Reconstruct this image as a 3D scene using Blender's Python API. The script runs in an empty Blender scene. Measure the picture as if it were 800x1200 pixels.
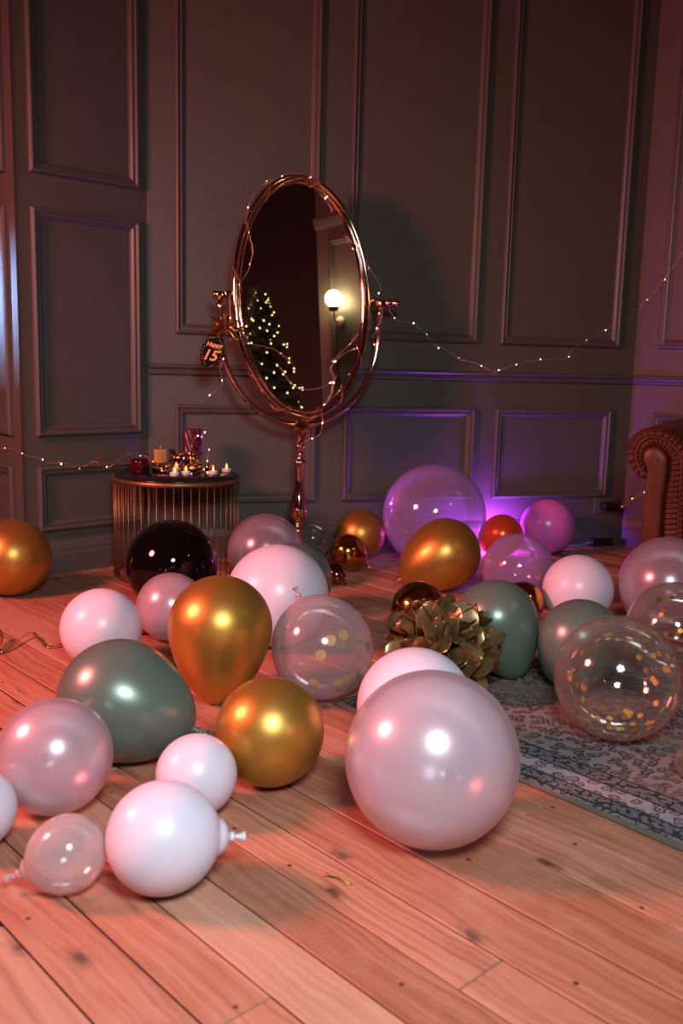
import bpy, bmesh, math, random
from mathutils import Vector, Matrix, Quaternion
random.seed(7)
S = bpy.context.scene
COL = S.collection
PI = math.pi
V = Vector

# ------------------------------------------------------------------ room frame
YAW = math.radians(43.24)                      # room axes: a runs into the right wall, b runs into the left wall
E1 = V((math.cos(YAW), math.sin(YAW), 0)); E2 = V((-math.sin(YAW), math.cos(YAW), 0)); UPZ = V((0, 0, 1))
def AB(a, b, z=0): return E1*a + E2*b + UPZ*z
CA = V((-0.91225, 4.30484, 0)); CB = V((1.55431, 5.02471, 0)); CL = V((-1.35850, 3.88519, 0))
CEIL = 4.2

# ------------------------------------------------------------------ materials
def mat(name):
    m = bpy.data.materials.new(name); m.use_nodes = True
    nt = m.node_tree; b = nt.nodes['Principled BSDF']
    return m, nt, b
def setp(b, **k):
    for n, v in k.items():
        i = b.inputs[n.replace('_', ' ')]
        i.default_value = (*v, 1) if isinstance(v, tuple) and len(v) == 3 else v
def node(nt, t, **k):
    n = nt.nodes.new(t)
    for a, v in k.items():
        if isinstance(a, str) and a in n.inputs: n.inputs[a].default_value = v
        else: setattr(n, a, v)
    return n
def math_(nt, op, a, b=None, c=None):
    n = nt.nodes.new('ShaderNodeMath'); n.operation = op
    for i, x in enumerate((a, b, c)):
        if x is None: continue
        if isinstance(x, (int, float)): n.inputs[i].default_value = x
        else: nt.links.new(x, n.inputs[i])
    return n.outputs[0]
def ramp(nt, f, stops):
    n = nt.nodes.new('ShaderNodeValToRGB'); cr = n.color_ramp
    while len(cr.elements) < len(stops): cr.elements.new(.5)
    for e, (p, c) in zip(cr.elements, stops):
        e.position = p; e.color = (*c, 1) if len(c) == 3 else c
    nt.links.new(f, n.inputs[0]); return n.outputs[0]
def mixc(nt, f, a, b, mode='MIX'):
    n = nt.nodes.new('ShaderNodeMix'); n.data_type = 'RGBA'; n.blend_type = mode
    for i, x in ((0, f), (6, a), (7, b)):
        if isinstance(x, (int, float)): n.inputs[i].default_value = x
        elif isinstance(x, tuple): n.inputs[i].default_value = (*x, 1)
        else: nt.links.new(x, n.inputs[i])
    return n.outputs[2]
def noise(nt, vec, scale, detail=4, rough=.5, dist=0):
    n = nt.nodes.new('ShaderNodeTexNoise'); n.inputs['Scale'].default_value = scale
    n.inputs['Detail'].default_value = detail; n.inputs['Roughness'].default_value = rough; n.inputs['Distortion'].default_value = dist
    if vec is not None: nt.links.new(vec, n.inputs['Vector'])
    return n
def bump(nt, b, h, s, d=.01):
    n = nt.nodes.new('ShaderNodeBump'); n.inputs['Strength'].default_value = s; n.inputs['Distance'].default_value = d
    nt.links.new(h, n.inputs['Height']); nt.links.new(n.outputs[0], b.inputs['Normal'])

def simple(name, col, rough=.5, metal=0, var=.06, scale=30, bumps=0, **k):
    m, nt, b = mat(name); setp(b, Roughness=rough, Metallic=metal, **k)
    tc = nt.nodes.new('ShaderNodeTexCoord'); n = noise(nt, tc.outputs['Object'], scale)
    lo = tuple(max(0, c*(1-var)) for c in col); hi = tuple(min(1, c*(1+var)) for c in col)
    nt.links.new(ramp(nt, n.outputs[0], [(.3, lo), (.7, hi)]), b.inputs['Base Color'])
    if bumps: bump(nt, b, n.outputs[0], bumps, .003)
    return m
def emis(name, col, s, base=(.8, .7, .5)):
    m, nt, b = mat(name); setp(b, Base_Color=base, Emission_Color=col, Emission_Strength=s, Roughness=.4); return m

WALLC = (.080, .083, .066)
M_wall = simple('sage_wall_paint', WALLC, .5, 0, .05, 14, .12)
M_trim = simple('sage_trim_paint', WALLC, .42, 0, .04, 20, .06)
M_ceil = simple('ceiling_paint', (.25, .25, .24), .8)
M_gold = simple('gold_balloon_latex', (.50, .275, .05), .36, .78, .04, 4)
M_goldchrome = simple('chrome_gold_latex', (.52, .27, .05), .13, 1, .04, 4)
M_darkchrome = simple('bronze_chrome_latex', (.25, .11, .045), .12, 1, .04, 4)
M_black = simple('black_latex', (.003, .002, .0025), .05, 0, .1, 6, Specular_IOR_Level=.32)
M_white = simple('white_latex', (.60, .585, .67), .33, 0, .02, 4, Subsurface_Weight=.0)
M_green = simple('sage_green_latex', (.125, .185, .145), .30, .35, .05, 4)
M_red = simple('red_latex', (.80, .09, .02), .25, .35, .05, 4)
M_pink = simple('magenta_latex', (.60, .15, .58), .25, 0, .03, 4, Transmission_Weight=0.0)
M_confetti = simple('gold_confetti_foil', (.62, .40, .07), .34, .45, .2, 60)
M_confetti_dark = simple('bronze_confetti_foil', (.25, .16, .035), .38, .5, .2, 60)
M_brass = simple('polished_brass', (.62, .36, .17), .09, 1, .08, 20)
M_rose = simple('rose_gold_metal', (.70, .44, .34), .07, 1, .06, 20)
M_gwire = simple('antique_gold_wire', (.26, .155, .065), .4, .8, .15, 40)
M_blacktop = simple('black_gloss_top', (.012, .010, .010), .18, 0, .2, 12)
M_wick = simple('wick', (.7, .65, .55), .9)
M_goldwax = simple('gold_wax', (.62, .36, .14), .38, .55, .08, 40)
M_burgundy = simple('burgundy_wax', (.075, .004, .012), .35, 0, .1, 30)
M_tea = simple('white_tealight_plastic', (.72, .66, .68), .4)
M_flame = emis('tealight_flame', (1, .42, .09), 2.0)
M_bulb = emis('fairy_bulb', (1, .74, .48), 8)
M_bulb_dim = emis('fairy_bulb_reddish', (1, .5, .35), 2)
M_copper = simple('copper_wire', (.85, .40, .30), .38, .75, .2, 90)
M_darkbox = simple('black_plastic', (.01, .01, .01), .4)
M_orange = simple('orange_foil_print', (.78, .26, .06), .35, .3)
M_card = simple('black_card', (.006, .005, .006), .8, Specular_IOR_Level=.12)
M_globe = emis('lit_opal_globe', (1, .68, .36), 48, (.9, .9, .85))
M_tree = simple('fir_needles', (.09, .16, .11), .7, 0, .4, 60)
M_trunk = simple('bark', (.06, .04, .025), .9)
M_treelight = emis('tree_light', (1, .66, .25), 7)
M_purplelens = emis('purple_lens', (.42, .06, 1), 6)
M_foil = simple('bronze_gold_foil', (.34, .225, .10), .34, .72, .3, 25)
M_ribbon = simple('gold_ribbon', (.7, .38, .12), .22, .9)
M_scrap = simple('gold_paper_scrap', (.42, .3, .07), .5, .3)
M_fabric = simple('black_fabric', (.012, .01, .011), .85, 0, .3, 80)
M_white_ceramic = simple('white_ceramic', (.6, .58, .55), .4)

def leather():
    m, nt, b = mat('tan_leather'); setp(b, Roughness=.42, Specular_IOR_Level=.28)
    tc = nt.nodes.new('ShaderNodeTexCoord')
    n = noise(nt, tc.outputs['Object'], 9, 6); v = nt.nodes.new('ShaderNodeTexVoronoi'); v.inputs['Scale'].default_value = 220
    nt.links.new(tc.outputs['Object'], v.inputs['Vector'])
    nt.links.new(ramp(nt, n.outputs[0], [(.3, (.045, .010, .003)), (.7, (.10, .024, .007))]), b.inputs['Base Color'])
    bump(nt, b, v.outputs[0], .15, .001); return m
M_leather = leather()

def clear(name, tint, body, edge, rough=.015, spec=.9):
    # thin inflated skin: clear straight on, milkier towards grazing, with a clear-coat gloss
    m = bpy.data.materials.new(name); m.use_nodes = True; nt = m.node_tree; nt.nodes.clear()
    out = nt.nodes.new('ShaderNodeOutputMaterial')
    tr = nt.nodes.new('ShaderNodeBsdfTransparent'); tr.inputs[0].default_value = (*tint, 1)
    df = nt.nodes.new('ShaderNodeBsdfDiffuse'); df.inputs[0].default_value = (*body, 1)
    tl = nt.nodes.new('ShaderNodeBsdfTranslucent'); tl.inputs[0].default_value = (*body, 1)
    ad = nt.nodes.new('ShaderNodeMixShader'); ad.inputs[0].default_value = .35
    nt.links.new(df.outputs[0], ad.inputs[1]); nt.links.new(tl.outputs[0], ad.inputs[2])
    lw = nt.nodes.new('ShaderNodeLayerWeight'); lw.inputs[0].default_value = .35
    f = nt.nodes.new('ShaderNodeMapRange'); f.inputs[3].default_value = edge[0]; f.inputs[4].default_value = edge[1]
    nt.links.new(lw.outputs['Facing'], f.inputs[0])
    m1 = nt.nodes.new('ShaderNodeMixShader'); nt.links.new(f.outputs[0], m1.inputs[0])
    nt.links.new(tr.outputs[0], m1.inputs[1]); nt.links.new(ad.outputs[0], m1.inputs[2])
    gl = nt.nodes.new('ShaderNodeBsdfGlossy'); gl.inputs['Roughness'].default_value = rough
    fr = nt.nodes.new('ShaderNodeFresnel'); fr.inputs[0].default_value = 1.5
    fm = math_(nt, 'MULTIPLY', fr.outputs[0], spec)
    fm = math_(nt, 'MINIMUM', fm, .5)
    m2 = nt.nodes.new('ShaderNodeMixShader'); nt.links.new(fm, m2.inputs[0])
    nt.links.new(m1.outputs[0], m2.inputs[1]); nt.links.new(gl.outputs[0], m2.inputs[2])
    nt.links.new(m2.outputs[0], out.inputs[0]); return m
M_clear = clear('clear_latex', (.93, .91, .88), (.60, .54, .48), (.02, .36), .075, 1.3)
M_clear_soft = clear('cloudy_clear_latex', (.9, .86, .86), (.74, .64, .66), (.17, .55), .12)
M_clear_milky = clear('milky_clear_latex', (.9, .86, .86), (.76, .68, .68), (.36, .72), .14)
M_clear_violet_light = clear('clear_latex_violet_light', (.84, .70, .92), (.60, .42, .72), (.30, .65), .075, 1.2)  # clear skin; the violet lamp's light is painted into its tint
M_clear_violet_spill = clear('clear_latex_violet_spill', (.90, .84, .94), (.60, .5, .70), (.20, .6), .075, 1.2)  # clear skin too, with a fainter violet light put into the colour
M_pearl = clear('pearl_latex', (.9, .84, .88), (.68, .57, .63), (.56, .80), .27, 3.2)
M_pearl_thin = clear('thin_pearl_latex', (.9, .84, .88), (.60, .50, .58), (.32, .72), .23, 3.0)

def wood():
    m, nt, b = mat('pine_boards'); setp(b, Roughness=.46, Specular_IOR_Level=.35)
    uv = nt.nodes.new('ShaderNodeUVMap'); uv.uv_map = 'plank'
    at = nt.nodes.new('ShaderNodeAttribute'); at.attribute_name = 'tone'
    sx = nt.nodes.new('ShaderNodeSeparateXYZ'); nt.links.new(uv.outputs[0], sx.inputs[0])
    st = nt.nodes.new('ShaderNodeVectorMath'); st.operation = 'MULTIPLY'; st.inputs[1].default_value = (1.0, 30, 1); nt.links.new(uv.outputs[0], st.inputs[0])
    warp = noise(nt, uv.outputs[0], 3.2, 3)
    add = nt.nodes.new('ShaderNodeVectorMath'); add.operation = 'MULTIPLY_ADD'; add.inputs[1].default_value = (0, 2.2, 0)
    nt.links.new(warp.outputs['Color'], add.inputs[0]); nt.links.new(st.outputs[0], add.inputs[2])
    g = noise(nt, add.outputs[0], 2.2, 8, .62)
    wv = nt.nodes.new('ShaderNodeTexWave'); wv.bands_direction = 'Y'; wv.inputs['Scale'].default_value = .55; wv.inputs['Distortion'].default_value = 2.2; wv.inputs['Detail'].default_value = 4; wv.inputs['Detail Roughness'].default_value = .7
    nt.links.new(add.outputs[0], wv.inputs['Vector'])
    grain = math_(nt, 'ADD', math_(nt, 'MULTIPLY', g.outputs[0], .96), math_(nt, 'MULTIPLY', wv.outputs['Fac'], .04))
    c1 = ramp(nt, grain, [(.30, (.25, .098, .056)), (.5, (.40, .175, .104)), (.70, (.50, .245, .16))])
    tone = ramp(nt, at.outputs['Fac'], [(0, (.70, .62, .56)), (.35, (.92, .88, .86)), (1, (1.0, 1.0, 1.0))])
    c2 = mixc(nt, 1.0, c1, tone, 'MULTIPLY')
    pale = mixc(nt, math_(nt, 'MULTIPLY', math_(nt, 'GREATER_THAN', at.outputs['Fac'], .72), .3), c2, (.50, .34, .23))
    # knots: sparse dark ovals with a darker ring
    kv = nt.nodes.new('ShaderNodeVectorMath'); kv.operation = 'MULTIPLY'; kv.inputs[1].default_value = (3.2, 6.0, 1); nt.links.new(uv.outputs[0], kv.inputs[0])
    vo = nt.nodes.new('ShaderNodeTexVoronoi'); vo.voronoi_dimensions = '2D'; vo.inputs['Scale'].default_value = 1.0; nt.links.new(kv.outputs[0], vo.inputs['Vector'])
    vs = nt.nodes.new('ShaderNodeSeparateColor'); nt.links.new(vo.outputs['Color'], vs.inputs[0])
    kn = noise(nt, uv.outputs[0], 40, 3)
    dist = math_(nt, 'ADD', vo.outputs['Distance'], math_(nt, 'MULTIPLY', math_(nt, 'SUBTRACT', kn.outputs[0], .5), .12))
    kmask = math_(nt, 'MULTIPLY', math_(nt, 'LESS_THAN', vs.outputs[0], .42), ramp(nt, dist, [(.03, (1, 1, 1)), (.07, (.4, .4, .4)), (.13, (0, 0, 0))]))
    c3 = mixc(nt, math_(nt, 'MULTIPLY', kmask, .85), pale, (.055, .024, .014))
    # nail holes and pits
    nv = nt.nodes.new('ShaderNodeTexVoronoi'); nv.voronoi_dimensions = '2D'; nv.inputs['Scale'].default_value = 9; nt.links.new(uv.outputs[0], nv.inputs['Vector'])
    ns = nt.nodes.new('ShaderNodeSeparateColor'); nt.links.new(nv.outputs['Color'], ns.inputs[0])
    nm = math_(nt, 'MULTIPLY', math_(nt, 'LESS_THAN', ns.outputs[1], .26), math_(nt, 'LESS_THAN', math_(nt, 'ADD', nv.outputs['Distance'], math_(nt, 'MULTIPLY', kn.outputs[0], .03)), .058))
    c4 = mixc(nt, math_(nt, 'MULTIPLY', nm, .9), c3, (.025, .013, .01))
    # scuffed lighter wear
    wn = noise(nt, uv.outputs[0], 5, 5, .7)
    c5 = mixc(nt, ramp(nt, wn.outputs[0], [(.48, (0, 0, 0)), (.75, (.3, .3, .3))]), c4, (.46, .33, .24))
    nt.links.new(c5, b.inputs['Base Color'])
    nt.links.new(math_(nt, 'ADD', math_(nt, 'MULTIPLY', g.outputs[0], .25), .34), b.inputs['Roughness'])
    bump(nt, b, grain, .25, .003); return m
M_wood = wood()
M_gap = simple('floor_gap_dirt', (.012, .008, .006), .9)

def rugmat(W, L):
    m, nt, b = mat('faded_oriental_rug'); setp(b, Roughness=.95, Specular_IOR_Level=.1)
    tc = nt.nodes.new('ShaderNodeTexCoord'); sx = nt.nodes.new('ShaderNodeSeparateXYZ'); nt.links.new(tc.outputs['Object'], sx.inputs[0])
    x, y = sx.outputs[0], sx.outputs[1]
    dx = math_(nt, 'MINIMUM', x, math_(nt, 'SUBTRACT', W, x)); dy = math_(nt, 'MINIMUM', math_(nt, 'MULTIPLY', y, -1), math_(nt, 'ADD', y, L))
    d = math_(nt, 'MINIMUM', dx, dy)
    nz = noise(nt, tc.outputs['Object'], 55, 4, .6); wob = math_(nt, 'MULTIPLY', math_(nt, 'SUBTRACT', nz.outputs[0], .5), .008)
    d = math_(nt, 'ADD', d, wob)
    def band(lo, hi): return math_(nt, 'MULTIPLY', math_(nt, 'GREATER_THAN', d, lo), math_(nt, 'LESS_THAN', d, hi))
    # scroll-like floral marks
    def rings(scale, lo, hi, seed):
        mp = nt.nodes.new('ShaderNodeMapping'); mp.inputs['Location'].default_value = (seed, seed*.7, 0); nt.links.new(tc.outputs['Object'], mp.inputs['Vector'])
        wn = noise(nt, mp.outputs[0], scale*1.3, 2)
        va = nt.nodes.new('ShaderNodeVectorMath'); va.operation = 'MULTIPLY_ADD'; va.inputs[1].default_value = (.6/scale,)*3
        nt.links.new(wn.outputs['Color'], va.inputs[0]); nt.links.new(mp.outputs[0], va.inputs[2])
        vo = nt.nodes.new('ShaderNodeTexVoronoi'); vo.voronoi_dimensions = '2D'; vo.inputs['Scale'].default_value = scale; nt.links.new(va.outputs[0], vo.inputs['Vector'])
        r = math_(nt, 'MULTIPLY', math_(nt, 'GREATER_THAN', vo.outputs['Distance'], lo), math_(nt, 'LESS_THAN', vo.outputs['Distance'], hi))
        c = math_(nt, 'LESS_THAN', vo.outputs['Distance'], lo*.55)
        return math_(nt, 'MAXIMUM', r, c), vo
    r1, v1 = rings(27, .20, .37, 1.3); r2, v2 = rings(70, .24, .46, 4.1); r3, v3 = rings(36, .16, .46, 7.7)
    fine = noise(nt, tc.outputs['Object'], 130, 3, .7)
    worn = noise(nt, tc.outputs['Object'], 2.6, 4, .6)
    fm = ramp(nt, fine.outputs[0], [(.36, (0, 0, 0)), (.50, (1, 1, 1))])
    # field: faded beige-grey with dark specks that thin out where worn
    fcol = mixc(nt, ramp(nt, worn.outputs[0], [(.4, (0, 0, 0)), (.6, (1, 1, 1))]), (.17, .165, .16), (.19, .145, .115))
    den = ramp(nt, worn.outputs[0], [(.48, (1, 1, 1)), (.66, (.22, .22, .22))])
    fs = math_(nt, 'MULTIPLY', math_(nt, 'MULTIPLY', r3, fm), den)
    c = mixc(nt, math_(nt, 'MULTIPLY', fs, .93), fcol, (.022, .021, .024))
    # inner dark band, white floral band, outer dark band, plain binding
    dk = mixc(nt, math_(nt, 'MULTIPLY', r2, .75), (.032, .032, .036), (.22, .20, .20))
    wh = mixc(nt, math_(nt, 'MULTIPLY', r1, .85), (.30, .265, .275), (.05, .036, .032))
    wh = mixc(nt, math_(nt, 'MULTIPLY', math_(nt, 'MULTIPLY', r2, fm), .45), wh, (.16, .10, .08))
    c = mixc(nt, band(.132, .185), c, dk)
    c = mixc(nt, band(.072, .132), c, wh)
    c = mixc(nt, band(.016, .072), c, dk)
    for q in (.072, .132, .185, .03): c = mixc(nt, band(q-.0035, q+.0035), c, (.03, .03, .033))
    c = mixc(nt, math_(nt, 'LESS_THAN', d, .016), c, (.10, .085, .062))
    nt.links.new(c, b.inputs['Base Color']); bump(nt, b, fine.outputs[0], .5, .002); return m

def mirror_glass():
    m, nt, b = mat('mirror_silvering'); setp(b, Base_Color=(.80, .80, .78), Metallic=1, Roughness=.0); return m
M_mirror = mirror_glass()

# ------------------------------------------------------------------ mesh helpers
def obj(name, bm, m, parent=None, smooth=True, loc=None, rz=None):
    me = bpy.data.meshes.new(name)
    bmesh.ops.recalc_face_normals(bm, faces=bm.faces[:])
    for f in bm.faces: f.smooth = smooth
    bm.to_mesh(me); bm.free()
    if m: me.materials.append(m)
    o = bpy.data.objects.new(name, me); COL.objects.link(o)
    if parent: o.parent = parent
    if loc is not None: o.location = loc
    if rz is not None: o.rotation_euler = (0, 0, rz)
    return o
def tag(o, label, cat, group=None, kind=None):
    o['label'] = label; o['category'] = cat
    if group: o['group'] = group
    if kind: o['kind'] = kind
    return o
def thing(name, label, cat, loc=(0, 0, 0), group=None, rot=None):
    o = bpy.data.objects.new(name, None); COL.objects.link(o); o.location = loc; o.empty_display_size = .05
    if rot is not None: o.rotation_euler = rot
    return tag(o, label, cat, group)
def struct(name, bm, m, smooth=False):
    o = obj(name, bm, m, None, smooth); o['kind'] = 'structure'; return o
def box(bm, c, s, rot=None):
    r = bmesh.ops.create_cube(bm, size=1)
    M = Matrix.Translation(c) @ (rot.to_4x4() if rot else Matrix()) @ Matrix.Diagonal((*s, 1))
    bmesh.ops.transform(bm, matrix=M, verts=r['verts']); return r['verts']
def bevel(bm, w, seg=2):
    bmesh.ops.bevel(bm, geom=bm.edges[:], offset=w, segments=seg, affect='EDGES', profile=.6)
def ball_(bm, c, r, u=12, v=8, sc=(1, 1, 1)):
    q = bmesh.ops.create_uvsphere(bm, u_segments=u, v_segments=v, radius=r)
    bmesh.ops.transform(bm, matrix=Matrix.Translation(c) @ Matrix.Diagonal((*sc, 1)), verts=q['verts']); return q['verts']
def bridge(bm, A, B, closed=True):
    n = len(A)
    for i in range(n if closed else n-1):
        j = (i+1) % n
        try: bm.faces.new((A[i], A[j], B[j], B[i]))
        except ValueError: pass
def lathe(prof, seg=32, cap=True, M=None):
    """prof: list of (radius, z)."""
    bm = bmesh.new(); rings = []
    for r, z in prof:
        if r < 1e-6: rings.append([bm.verts.new((0, 0, z))])
        else: rings.append([bm.verts.new((r*math.cos(2*PI*i/seg), r*math.sin(2*PI*i/seg), z)) for i in range(seg)])
    for A, B in zip(rings, rings[1:]):
        if len(A) == 1 and len(B) == 1: continue
        if len(A) == 1:
            for i in range(seg): bm.faces.new((A[0], B[i], B[(i+1) % seg]))
        elif len(B) == 1:
            for i in range(seg): bm.faces.new((A[i], A[(i+1) % seg], B[0]))
        else: bridge(bm, A, B)
    if cap:
        for R in (rings[0], rings[-1]):
            if len(R) > 2: bm.faces.new(R)
    if M is not None: bm.transform(M)
    return bm
def smoothpath(P, k=6):
    P = [V(p) for p in P]; out = []
    for i in range(len(P)-1):
        p0 = P[max(i-1, 0)]; p1 = P[i]; p2 = P[i+1]; p3 = P[min(i+2, len(P)-1)]
        for j in range(k):
            t = j/k
            out.append(.5*((2*p1)+(p2-p0)*t+(2*p0-5*p1+4*p2-p3)*t*t+(3*p1-p0-3*p2+p3)*t**3))
    out.append(P[-1]); return out
def tube(bm, P, r, seg=8, closed=False, flat=None):
    P = [V(p) for p in P]; n = len(P); rings = []; up = None
    for i, p in enumerate(P):
        t = (P[(i+1) % n]-P[i-1]) if closed else (P[min(i+1, n-1)]-P[max(i-1, 0)])
        if t.length < 1e-9: t = V((0, 0, 1))
        t.normalize()
        if up is None:
            up = t.orthogonal().normalized() if flat is None else (flat-t*flat.dot(t)).normalized()
        else:
            up = (up-t*up.dot(t)); up = up.normalized() if up.length > 1e-6 else t.orthogonal().normalized()
        s = t.cross(up); rr = r(i/(n-1)) if callable(r) else r
        rings.append([bm.verts.new(p+(up*math.cos(2*PI*k/seg)+s*math.sin(2*PI*k/seg))*rr) for k in range(seg)])
    for A, B in zip(rings, rings[1:]): bridge(bm, A, B)
    if closed: bridge(bm, rings[-1], rings[0])
    else:
        bm.faces.new(rings[0]); bm.faces.new(rings[-1])
    return bm
def align(z, x=None):
    z = V(z).normalized()
    x = V(x) if x is not None else z.orthogonal()
    x = (x-z*x.dot(z)).normalized(); y = z.cross(x)
    return Matrix((x, y, z)).transposed()

# ------------------------------------------------------------------ room shell
def wallframe(p, d):
    d = V(d).normalized(); n = V((d.y, -d.x, 0))
    if n.dot(V((0, 2.5, 0))-V(p)) < 0: n = -n
    return V(p), d, n
W_back = wallframe(CA, CB-CA); W_left = wallframe(CL, CA-CL); W_right = wallframe(CB, -E2)
W_far = wallframe(CL, E2); W_far = (W_far[0], W_far[1], -E1)
def wp(W, s, z, o=0): return W[0]+W[1]*s+W[2]*o+UPZ*z
def wall(name, p, q, n, ext=(0, 0), th=.12):
    d = (q-p).normalized(); p = p-d*ext[0]; q = q+d*ext[1]
    bm = bmesh.new()
    A = [bm.verts.new(x) for x in (p, q, q-n*th, p-n*th)]; B = [bm.verts.new(v.co+UPZ*CEIL) for v in A]
    bridge(bm, A, B); bm.faces.new(A); bm.faces.new(B)
    return struct(name, bm, M_wall)
FAR_END = AB(1.672, 5.3)
PE = AB(2.652, -.333); PIER_D = (E1*math.cos(math.radians(30))+E2*math.sin(math.radians(30)))
PR = PE+PIER_D*((4.574-2.652)/math.cos(math.radians(30)))
wall('wall_back', CA, CB, W_back[2])
wall('wall_left', CL, CA, W_left[2])
wall('wall_right', CB, PR, W_right[2])
wall('wall_alcove', CL, FAR_END, -E1)
wall('wall_far_left', FAR_END, AB(-2.8, 5.3), -E2)
wall('wall_rear_left', AB(-2.8, 5.3), AB(-2.8, -2.6), E1)
wall('wall_rear', AB(-2.8, -2.6), AB(2.652, -2.6), E2)
wall('wall_rear_return', AB(2.652, -2.6), PE, -E1)
PIER_N = (E2*math.cos(math.radians(30))-E1*math.sin(math.radians(30)))
wall('wall_rear_right', PE, PR, PIER_N)

# floor of individual worn boards (one surface)
def floor():
    bm = bmesh.new(); uvl = bm.loops.layers.uv.new('plank'); tl = bm.loops.layers.float_color.new('tone')
    seams = [.455, .572, .689, .802, .915, 1.03, 1.14, 1.271, 1.437, 1.575, 1.708, 1.8, 1.92]
    rnd = random.Random(11)
    while seams[0] > -3: seams.insert(0, seams[0]-rnd.choice((.112, .115, .12, .14)))
    while seams[-1] < 4.75: seams.append(seams[-1]+rnd.choice((.112, .115, .12, .135)))
    for a0, a1 in zip(seams, seams[1:]):
        cuts = [-2.8]; first = rnd.uniform(.4, 2.2)
        if abs(a0-1.575) < .01: cuts += [-1.1, 1.0695]
        if abs(a0-.689) < .01: cuts += [-.9, .9783]
        if len(cuts) == 1: cuts.append(-2.8+first)
        while cuts[-1] < 5.45: cuts.append(cuts[-1]+rnd.uniform(1.7, 3.0))
        for b0, b1 in zip(cuts, cuts[1:]):
            g = .0015; w = rnd.uniform(0, .0012)+(.0028 if rnd.random() < .22 else 0); t = rnd.random(); ou = rnd.uniform(0, 40); ov = rnd.uniform(0, 40)
            z = rnd.uniform(-.0012, 0)
            xs = (a0+g, a0+g+.0025, a1-g-.0025-w, a1-g-w); ys = (b0+.001, b0+.003, b1-.003, b1-.001)
            grid = [[bm.verts.new((x, y, z-(.003 if (i in (0, 3) or j in (0, 3)) else 0))) for j, y in enumerate(ys)] for i, x in enumerate(xs)]
            fs = [bm.faces.new((grid[i][j], grid[i+1][j], grid[i+1][j+1], grid[i][j+1])) for i in range(3) for j in range(3)]
            # skirts
            ring = [grid[i][0] for i in range(4)]+[grid[3][j] for j in range(1, 4)]+[grid[i][3] for i in (2, 1, 0)]+[grid[0][j] for j in (2, 1)]
            low = [bm.verts.new(v.co-V((0, 0, .022))) for v in ring]
            n0 = len(bm.faces); bridge(bm, ring, low)
            bm.faces.ensure_lookup_table()
            for f in bm.faces[n0:]: f.material_index = 1
            fs += bm.faces[n0:]
            for f in fs:
                for l in f.loops:
                    l[uvl].uv = (l.vert.co.y+ou, l.vert.co.x+ov); l[tl] = (t, t, t, 1)
    n0 = len(bm.faces)
    bm.faces.ensure_lookup_table()
    base = [bm.verts.new((x, y, -.020)) for x, y in ((-3, -2.8), (4.75, -2.8), (4.75, 5.5), (-3, 5.5))]
    f = bm.faces.new(base); f.material_index = 1
    me_o = obj('floor', bm, M_wood, None, False, (0, 0, 0), YAW); me_o.data.materials.append(M_gap)
    me_o['kind'] = 'structure'; return me_o
floor()
bm = bmesh.new(); c = AB(.9, 1.35)
box(bm, (c.x, c.y, CEIL+.06), (7.7, 8.2, .12), Matrix.Rotation(YAW, 3, 'Z')); struct('ceiling', bm, M_ceil)

# mouldings
PROF = [(0, 0), (0, .012), (.004, .018), (.010, .0205), (.015, .018), (.018, .0135), (.024, .0125), (.027, .015), (.031, .013), (.036, .007), (.041, .004), (.041, 0)]
TN = [0]
def panel(W, s0, s1, z0, z1, k=1.0):
    bm = bmesh.new(); rings = []
    for w, h in PROF:
        w *= k*1.12; h *= 1.2
        rings.append([bm.verts.new(wp(W, s, z, h)) for s, z in ((s0+w, z0+w), (s1-w, z0+w), (s1-w, z1-w), (s0+w, z1-w))])
    for A, B in zip(rings, rings[1:]): bridge(bm, A, B)
    TN[0] += 1; struct('trim_%d' % TN[0], bm, M_trim)
def run(name, W, s0, s1, prof, m=M_trim):
    bm = bmesh.new()
    A = [bm.verts.new(wp(W, s0, z, o)) for o, z in prof]; B = [bm.verts.new(wp(W, s1, z, o)) for o, z in prof]
    bridge(bm, A, B); bm.faces.new(A); bm.faces.new(B); struct(name, bm, m)
for s0, s1 in ((.126, .802), (.952, 1.64), (1.768, 2.462)):
    panel(W_back, s0, s1, 1.068, 3.0)
for s0, s1 in ((.124, .806), (.944, 1.652), (1.763, 2.446)):
    panel(W_back, s0, s1, .27, .742)
LL = (CA-CL).length
for z0, z1 in ((1.692, 3.0), (.609, 1.556), (.193, .481)):
    panel(W_left, LL-.552, LL-.044, z0, z1, 1.0)
    panel(W_far, .075, .62, z0, z1)
for s0, s1 in ((.138, .86), (.99, 1.66)):
    panel(W_right, s0, s1, 1.068, 3.0); panel(W_right, s0, s1, .27, .732)
W_pier = (PE, PIER_D, PIER_N)
panel(W_pier, .12, .62, .55, 2.52, 1.1); panel(W_pier, .75, 1.5, .55, 2.52, 1.1)
RAIL = [(0, .877), (.012, .879), (.020, .884), (.022, .891), (.016, .897), (.014, .901), (.016, .906), (.028, .910), (.033, .916), (.030, .923), (.018, .927), (0, .929)]
run('trim_20', W_back, 0, (CB-CA).length, RAIL); run('trim_21', W_right, 0, (PR-CB).length, RAIL)
COR = [(0, 2.62), (.02, 2.62), (.035, 2.66), (.05, 2.69), (.05, 2.71), (0, 2.71)]
run('trim_22', W_pier, 0, 2.1, COR)
BASE = [(0, 0), (.022, 0), (.022, .088), (.019, .093), (.016, .096), (.016, .112), (.012, .128), (.006, .145), (0, .15)]
run('baseboard_back', W_back, 0, (CB-CA).length, BASE); run('baseboard_left', W_left, 0, LL, BASE)
run('baseboard_right', W_right, 0, (PR-CB).length, BASE); run('baseboard_alcove', W_far, 0, (FAR_END-CL).length, BASE)

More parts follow.
